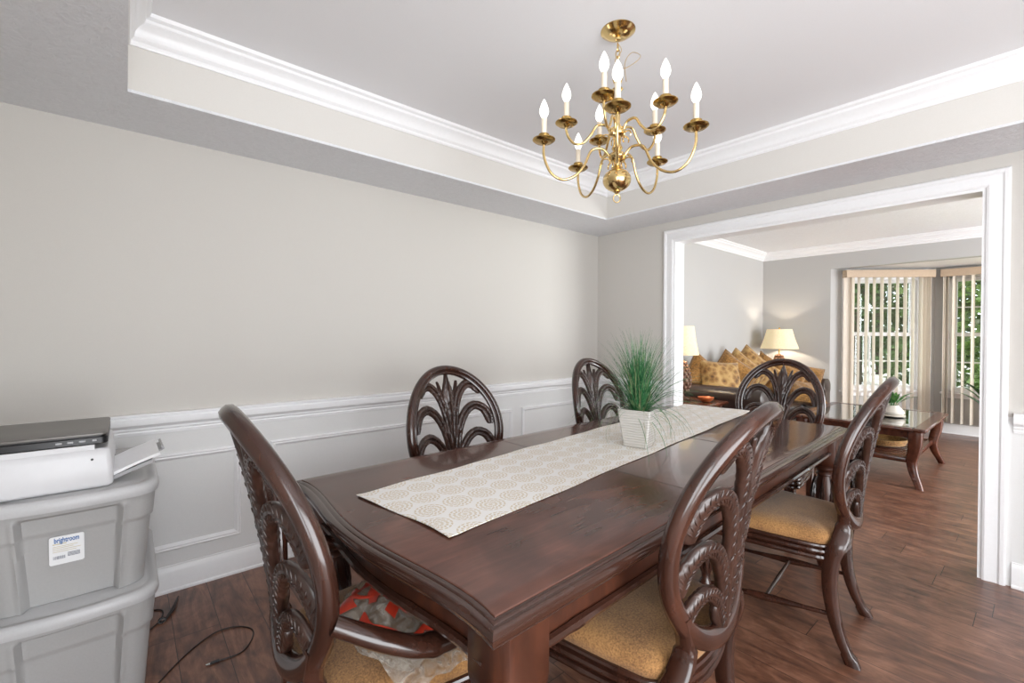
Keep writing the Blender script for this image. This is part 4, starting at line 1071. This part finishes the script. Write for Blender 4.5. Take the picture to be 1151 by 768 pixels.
for sx in (-1, 1):
    for sy in (-1, 1): m = MB(); m.lathe([(.022, 0), (.03, .03), (.026, .08)], (sx * .9, sy * .36, 0), 12); m.build('leg', 'tablewood', sofa)
# cushions
def cushion(loc, size, rot, mat, label, group='gold cushions heaped on the sofa'):
    root_m = MB(); n = 16; a, th = size / 2, size * .22; top = []; bot = []
    for i in range(n + 1):
        for j in range(n + 1):
            u, v = i / n * 2 - 1, j / n * 2 - 1; f = (1 - u ** 4) * (1 - v ** 4); f = max(0, f) ** .55
            pinch = 1 - .10 * (1 - abs(u * v)); x = u * a * (1 - .10 * (1 - u * u) * 0 - .07 * (1 - v * v) * 0) * (.93 + .09 * v * v); y = v * a * (.93 + .09 * u * u)
            w = .006 * math.sin(9 * u + 5 * v) * f
            top.append((x, y, th * f + w + .003)); bot.append((x, y, -th * f + w - .003))
    N_ = len(top); fs = []
    for i in range(n):
        for j in range(n): q = i * (n + 1) + j; fs += [(q, q + n + 1, q + n + 2, q + 1), (N_ + q, N_ + q + 1, N_ + q + n + 2, N_ + q + n + 1)]
    ed = [j for j in range(n + 1)] + [i * (n + 1) + n for i in range(1, n + 1)] + [n * (n + 1) + j for j in range(n - 1, -1, -1)] + [i * (n + 1) for i in range(n - 1, 0, -1)]
    for k in range(len(ed)): p, q = ed[k], ed[(k + 1) % len(ed)]; fs.append((p, q, N_ + q, N_ + p))
    root_m.add(top + bot, fs); t = thing('cushion', label, 'cushion', loc, 0, group); t.rotation_euler = rot
    root_m.build('cushion_cover', mat, t, angle=80)
    pm = MB(); P = []
    for k in ed: q = top[k]; P.append((q[0], q[1], 0))
    pm.tube(P, .006, 6, closed=True, up=(0, 0, 1)); pm.build('piping', mat, t)
    return t
H_ = PI / 2
cushion((4.96, 2.53, .80), .40, (H_ - .10, .60, -.2), 'cushion', 'gold cushion at the back of the heap, only its top corner showing by the lamp')
cushion((5.00, 2.32, .75), .46, (H_ - .40, .08, -.62), 'patcushion', 'leaf-patterned gold cushion leaning on the near sofa arm, leftmost and largest')
cushion((5.30, 2.34, .77), .46, (H_ - .15, .62, -1.05), 'cushion', 'plain gold cushion next right of the leaf-patterned one')
cushion((5.60, 2.37, .78), .46, (H_ - .15, .66, -1.05), 'patcushion', 'gold cushion third along the sofa, its corner pointing up')
cushion((5.90, 2.38, .80), .48, (H_ - .15, .70, -1.05), 'patcushion', 'gold cushion just left of the far chair oval, tallest of the heap')
cushion((6.20, 2.08, .70), .42, (H_ - .35, .45, -.9), 'cushion', 'gold cushion seen through the left fronds of the far chair')
cushion((6.52, 2.40, .76), .42, (H_ - .20, .55, -.5), 'cushion', 'small gold cushion top seen between the lamp base and the far chair oval')
cushion((6.50, 1.98, .69), .44, (H_ - .45, .25, -1.0), 'cushion', 'gold cushion seen through the right fronds of the far chair')
cushion((6.15, 1.86, .57), .40, (.45, .15, -.9), 'cushion', 'flat-lying gold cushion at the front of the sofa seat, low behind the far chair')

# lamps and end tables
def end_table(loc, label):
    t = thing('end_table', label, 'table', loc, 0, 'end tables under the lamps')
    m = MB(); m.rbox((0, 0, .585), (.56, .52, .030), .008); m.rbox((0, 0, .563), (.50, .46, .016), .004); m.build('tabletop', 'tablewood', t)
    m = MB()
    for sx in (-1, 1): m.box((sx * .21, 0, .52), (.02, .36, .07))
    for sy in (-1, 1): m.box((0, sy * .19, .52), (.40, .02, .07))
    m.build('apron', 'tablewood', t, smooth=False)
    for sx in (-1, 1):
        for sy in (-1, 1):
            m = MB(); P = bez([(sx * .215, sy * .195, .56), (sx * .205, sy * .185, .40), (sx * .205, sy * .185, .20), (sx * .235, sy * .215, 0)], 6); m.tube([tuple(p) for p in P], [.026 - .010 * i / (len(P) - 1) for i in range(len(P))], 8); m.build('leg', 'tablewood', t)
    m = MB(); m.rbox((0, 0, .20), (.40, .36, .018), .004); m.build('shelf', 'tablewood', t)
    return t
end_table((4.30, 2.30, 0), 'cherry wood end table between the cased opening and the sofa arm')
end_table((6.92, 2.42, 0), 'cherry wood end table in the living room corner behind the sofa')
def table_lamp(loc, z0, label, rtop, rbot, zb, zt, oval=1.0):
    t = thing('table_lamp', label, 'lamp', (loc[0], loc[1], z0))
    m = MB(); m.lathe([(.075, 0), (.080, .012), (.060, .022), (.030, .040), (.028, .055), (.050, .080), (.075, .130), (.085, .190), (.080, .250), (.062, .320), (.040, .375), (.022, .400), (.012, .410)], (0, 0, 0), 28); lb = m.build('lamp_base', 'lampbase', t)
    m = MB()   # pinecone scales
    for j in range(9):
        z = .10 + j * .034; rr = [.062, .076, .084, .086, .082, .075, .066, .053, .040][j]
        for k in range(10):
            a = 2 * PI * (k + .5 * (j % 2)) / 10; m.ball((rr * math.cos(a), rr * math.sin(a), z), .017, 8, 6, (1, 1, 1.2))
    m.build('scales', 'lampbase', lb)
    m = MB(); m.lathe([(.008, .40), (.008, zt - .01)], (0, 0, 0), 10); m.lathe([(.004, zt - .01), (.010, zt + .004), (.012, zt + .014), (.004, zt + .028)], (0, 0, 0), 12); m.build('stem', 'brassdark', t)
    m = MB(); seg = 40; rings = []
    for z, r in ((zb, rbot), (zb + .004, rbot + .002), (zb + (zt - zb) * .5, (rbot + rtop) * .5 - .004), (zt, rtop), (zt - .003, rtop - .004), (zb + .003, rbot - .004)):
        rings.append([(r * math.cos(2 * PI * k / seg) * (1 + .012 * math.cos(16 * PI * k / seg)), r * oval * math.sin(2 * PI * k / seg) * (1 + .012 * math.cos(16 * PI * k / seg)), z) for k in range(seg)])
    rings.append(rings[0]); m.loft(rings, caps=False); m.build('lamp_shade', 'shade', t)
    m = MB()
    for k in range(3): a = 2 * PI * k / 3; m.tube([(.008 * math.cos(a), .008 * math.sin(a), zt - .015), (rtop * math.cos(a) * .97, rtop * math.sin(a) * .97 * oval, zt - .008)], .0018, 5)
    m.build('spider', 'brassdark', t)
    zm = zb + (zt - zb) * .45
    m = MB(); m.ball((.035, 0, zm), .028, 12, 8); m.build('bulb', 'bulbwarm', t)
    return t
MT['bulbwarm'] = emis('warm_lamp_bulb', (1.0, .86, .68, 1), 420)
table_lamp((6.93, 2.405), .60, 'lit cream-shaded lamp with pinecone base in the far corner of the living room', .155, .235, .475, .745)
table_lamp((4.30, 2.395), .60, 'lit cream-shaded lamp next to the left casing of the opening', .118, .165, .455, .745)
# orange dish on the near end table
m = MB(); m.lathe([(.03, 0), (.05, .006), (.085, .035), (.095, .060), (.088, .060), (.06, .030), (.01, .018)], (0, 0, 0), 24)
d_ = m.build('bowl', 'copper', None, loc=(4.34, 2.16, .60)); d_.scale = (.8, .8, .8); tag(d_, 'small orange-copper bowl on the end table near the sofa arm', 'bowl')

# coffee table
ct = thing('coffee_table', 'cherry wood coffee table with glass top, sabre legs and slatted lower shelf', 'table', (5.545, 1.10, 0), 0)
CLX, CLY = .645, .485
m = MB()
def frame_board(x0, x1, y0, y1, z0=.470, z1=.500): m.rbox(((x0 + x1) / 2, (y0 + y1) / 2, (z0 + z1) / 2), (x1 - x0, y1 - y0, z1 - z0), .008)
bw = .085
frame_board(-CLX, CLX, -CLY, -CLY + bw); frame_board(-CLX, CLX, CLY - bw, CLY); frame_board(-CLX, -CLX + bw, -CLY + bw, CLY - bw); frame_board(CLX - bw, CLX, -CLY + bw, CLY - bw)
frame_board(-CLX + bw, CLX - bw, -.02, .02, .474, .494)
m.build('top_frame', 'tablewood', ct)
m = MB()
for s in (-1, 1): m.box((0, s * (.25 + .0), .4945), (2 * (CLX - bw) - .002, .395 , .008))
m.build('glass_top', 'tableglass', ct, smooth=False)
m = MB()
for s in (-1, 1): m.box((0, s * (CLY - .07), .440), (2 * CLX - .2, .02, .06)); m.box((s * (CLX - .07), 0, .440), (.02, 2 * CLY - .2, .06))
m.build('apron', 'tablewood', ct, smooth=False)
for sx in (-1, 1):
    for sy in (-1, 1):
        path = [(CLX - .075, .470, .046), (CLX - .075, .42, .046), (CLX - .078, .34, .042), (CLX - .092, .26, .038), (CLX - .100, .20, .034), (CLX - .085, .12, .030), (CLX - .058, .05, .026), (CLX - .040, 0, .024)]
        P = bez([(x, w, z) for x, z, w in path], 5); rings = []
        for p in P:
            w = p.y; cx = sx * p.x; cy = sy * (p.x - CLX + CLY); c = .25
            rings.append([(cx + a * w, cy + b * w, max(0, p.z)) for a, b in ((-1, -1 + c), (-1, 1 - c), (-1 + c, 1), (1 - c, 1), (1, 1 - c), (1, -1 + c), (1 - c, -1), (-1 + c, -1))])
        m = MB(); m.loft(rings); m.build('leg', 'tablewood', ct, angle=50)
m = MB()
for s in (-1, 1): m.rbox((s * (CLX - .115), 0, .215), (.035, 2 * (CLY - .115), .045), .004); m.rbox((0, s * (CLY - .115), .215), (2 * (CLX - .115), .035, .045), .004)
for k in range(13): m.rbox((-.48 + k * .08, 0, .222), (.042, 2 * (CLY - .13), .014), .002)
m.build('lower_shelf', 'tablewood', ct)
# plant on the coffee table
def leafy(par, n, seed, L, W_, z0, spread, mat='plant', base=.01, up=.4):
    rnd = random.Random(seed)
    for k in range(n):
        az = 2 * PI * k / n * 2.4 + rnd.uniform(-.3, .3); th = rnd.uniform(.15, spread); l = L * rnd.uniform(.6, 1.1); p = Vector((base * math.cos(az), base * math.sin(az), z0)); rings = []; seg = 8
        side = Vector((-math.sin(az), math.cos(az), 0)); a = th
        for i in range(seg + 1):
            t = i / seg; w = W_ * (math.sin(PI * min(1, max(0, (t - .25) / .75)) ** .8) if t > .25 else 0) + .0025; nn = Vector((math.cos(az) * math.cos(a), math.sin(az) * math.cos(a), -math.sin(a)))
            rings.append([tuple(p - side * w + nn * w * -.25), tuple(p), tuple(p + side * w + nn * w * -.25), tuple(p - nn * .0015)])
            p = p + Vector((math.cos(az) * math.sin(a), math.sin(az) * math.sin(a), math.cos(a))) * (l / seg); a += .9 / seg * (.5 + t)
        m = MB(); m.loft(rings); m.build('leaf', mat, par, angle=80)
tp = thing('potted_plant', 'small green plant in a white rounded pot on the coffee table', 'plant', (5.50, .93, .502))
m = MB(); m.lathe([(.075, 0), (.095, .006), (.098, .012), (.070, .016), (.085, .028), (.088, .045), (.070, .075), (.050, .095), (.048, .105), (.040, .105), (.038, .09)], (0, 0, 0), 28); m.build('pot', 'white', tp)
leafy(tp, 16, 4, .19, .020, .09, .8, base=.015)
bk = thing('wicker_bowl', 'golden wicker bowl on the slatted shelf under the coffee table', 'bowl', (5.42, .98, .232))
m = MB(); m.lathe([(.09, 0), (.13, .010), (.165, .04), (.175, .070), (.165, .075), (.150, .045), (.10, .02), (.01, .015)], (0, 0, 0), 30); m.build('basket', 'wicker', bk)
m = MB()
for j in range(4): m.tube([((.155 + .006 * j) * math.cos(2 * PI * q / 40), (.155 + .006 * j) * math.sin(2 * PI * q / 40), .028 + j * .014 + .003 * math.sin(q * PI)) for q in range(40)], .006, 6, closed=True)
m.build('weave', 'wicker', bk)
# floor plant at the right of the opening
fp = thing('floor_plant', 'tall broad-leaved green plant in a dark pot by the bay window', 'plant', (7.50, .31, 0))
m = MB(); m.lathe([(.10, 0), (.12, .01), (.15, .26), (.16, .28), (.145, .28), (.135, .25)], (0, 0, 0), 28); m.build('pot', 'black', fp)
leafy(fp, 16, 11, .62, .060, .24, .50, base=.03)

# ------------------------------------------------------------------ outdoors
m = MB(); m.box((24, 0, -.33), (31.5, 60, .06)); g = m.build('ground', 'lawn', None, smooth=False); struct(g)
m = MB(); m.box((26.5, 0, -.295), (17.0, 60, .012)); struct(m.build('ground_walkway', 'paving', None, smooth=False))
def tree(x, y, h, r, seed, mat, label, low=.12, nc=44):
    rnd = random.Random(seed); t = thing('garden_tree', label, 'tree', (x, y, -.3), 0, 'trees outside the bay window')
    m = MB(); P = bez([(0, 0, 0), (.05, .08, h * .3), (-.06, 0, h * .6), (0, .03, h * .85)], 5); m.tube([tuple(p) for p in P], [.14 * (1 - .75 * i / (len(P) - 1)) for i in range(len(P))], 9)
    for k in range(6): a = rnd.uniform(0, 6.28); z = h * rnd.uniform(.3, .6); m.tube([(0, 0, z), (r * .5 * math.cos(a), r * .5 * math.sin(a), z + h * .22)], [.05, .015], 6)
    m.build('trunk', 'bark', t)
    m = MB(); cl = [(Vector((rnd.gauss(0, r * .45), rnd.gauss(0, r * .45), h * rnd.uniform(low, .98))), rnd.uniform(.35, .7) * r * .6) for _ in range(nc)]
    for c, cr in cl:
        for q in range(190):
            d = Vector((rnd.gauss(0, 1), rnd.gauss(0, 1), rnd.gauss(0, 1))).normalized() * cr * rnd.uniform(.5, 1); p = c + d; s = rnd.uniform(.09, .18)
            a = Vector((rnd.gauss(0, 1), rnd.gauss(0, 1), rnd.gauss(0, .6))).normalized(); b = a.cross(Vector((rnd.gauss(0, 1), rnd.gauss(0, 1), rnd.gauss(0, 1)))).normalized()
            m.add([tuple(p - a * s), tuple(p + b * s * .5), tuple(p + a * s), tuple(p - b * s * .5)], [(0, 1, 2, 3)])
    f = m.build('crown', mat, t, smooth=False); return t
tree(17.0, 3.7, 6.4, 2.6, 1, 'leafa', 'broad dark green tree outside, behind the angled bay window')
tree(15.6, .2, 5.4, 2.0, 2, 'leafb', 'yellow-green tree outside the centre bay window')
tree(14.0, 8.2, 4.6, 1.8, 3, 'leafb', 'light green small tree outside, left of the broad dark one')
tree(20.5, 11.5, 7.5, 2.8, 4, 'leafa', 'tall dark tree outside, beyond the small light one')
tree(23.5, 4.4, 8.0, 3.0, 10, 'leafa', 'full dark tree outside, directly behind the broad one')
tree(22.5, -.8, 7.5, 2.8, 12, 'leafb', 'full light green tree outside, behind the smaller yellow-green one')
tree(31.0, 10.5, 9.5, 4.2, 9, 'leafa', 'large dark tree far across the driveway, nearest the brick house')
tree(33.0, 20.0, 9.0, 4.4, 7, 'leafa', 'large dark tree far across the driveway, farthest left')
m = MB(); rnd = random.Random(8)
for k in range(16000):
    y = rnd.uniform(-4, 14); x = 13.2 + .4 * rnd.gauss(0, 1) * .8 + .10 * y * 0; z = -.25 + rnd.random() ** .7 * 1.0 * (.8 + .2 * math.sin(y * 3)); s = rnd.uniform(.09, .16)
    a = Vector((rnd.gauss(0, 1), rnd.gauss(0, 1), rnd.gauss(0, .6))).normalized(); b = a.cross(Vector((rnd.gauss(0, 1), rnd.gauss(0, 1), rnd.gauss(0, 1)))).normalized(); p = Vector((x + 22.0, y * 2 , z * 1.6 + .1))
    m.add([tuple(p - a * s), tuple(p + b * s * .5), tuple(p + a * s), tuple(p - b * s * .5)], [(0, 1, 2, 3)])
tag(m.build('hedge', 'leafa', None, smooth=False), 'green hedge running far behind the pale driveway outside', 'hedge', kind='stuff')
hs = thing('neighbor_house', 'red brick house across the garden, glimpsed in the right bay window', 'house', (33, -2.5, -.3))
m = MB(); m.box((0, 0, 3), (6, 8, 6)); hw = m.build('wall', 'brick', hs, smooth=False)
m = MB(); m.prism([(-4.5, 6.0), (4.5, 6.0), (0, 8.6)], -3.4, 3.4, 'x'); m.build('roof', 'roof', hs, smooth=False)
for k in (-2.2, 0, 2.2): 
    m = MB(); m.box((-3.02, k, 4.0), (.08, 1.1, 1.5)); w_ = m.build('window', 'trim', hs, smooth=False)
    m = MB(); m.box((-3.07, k, 4.0), (.02, .9, 1.3)); m.build('pane', 'black', w_, smooth=False)
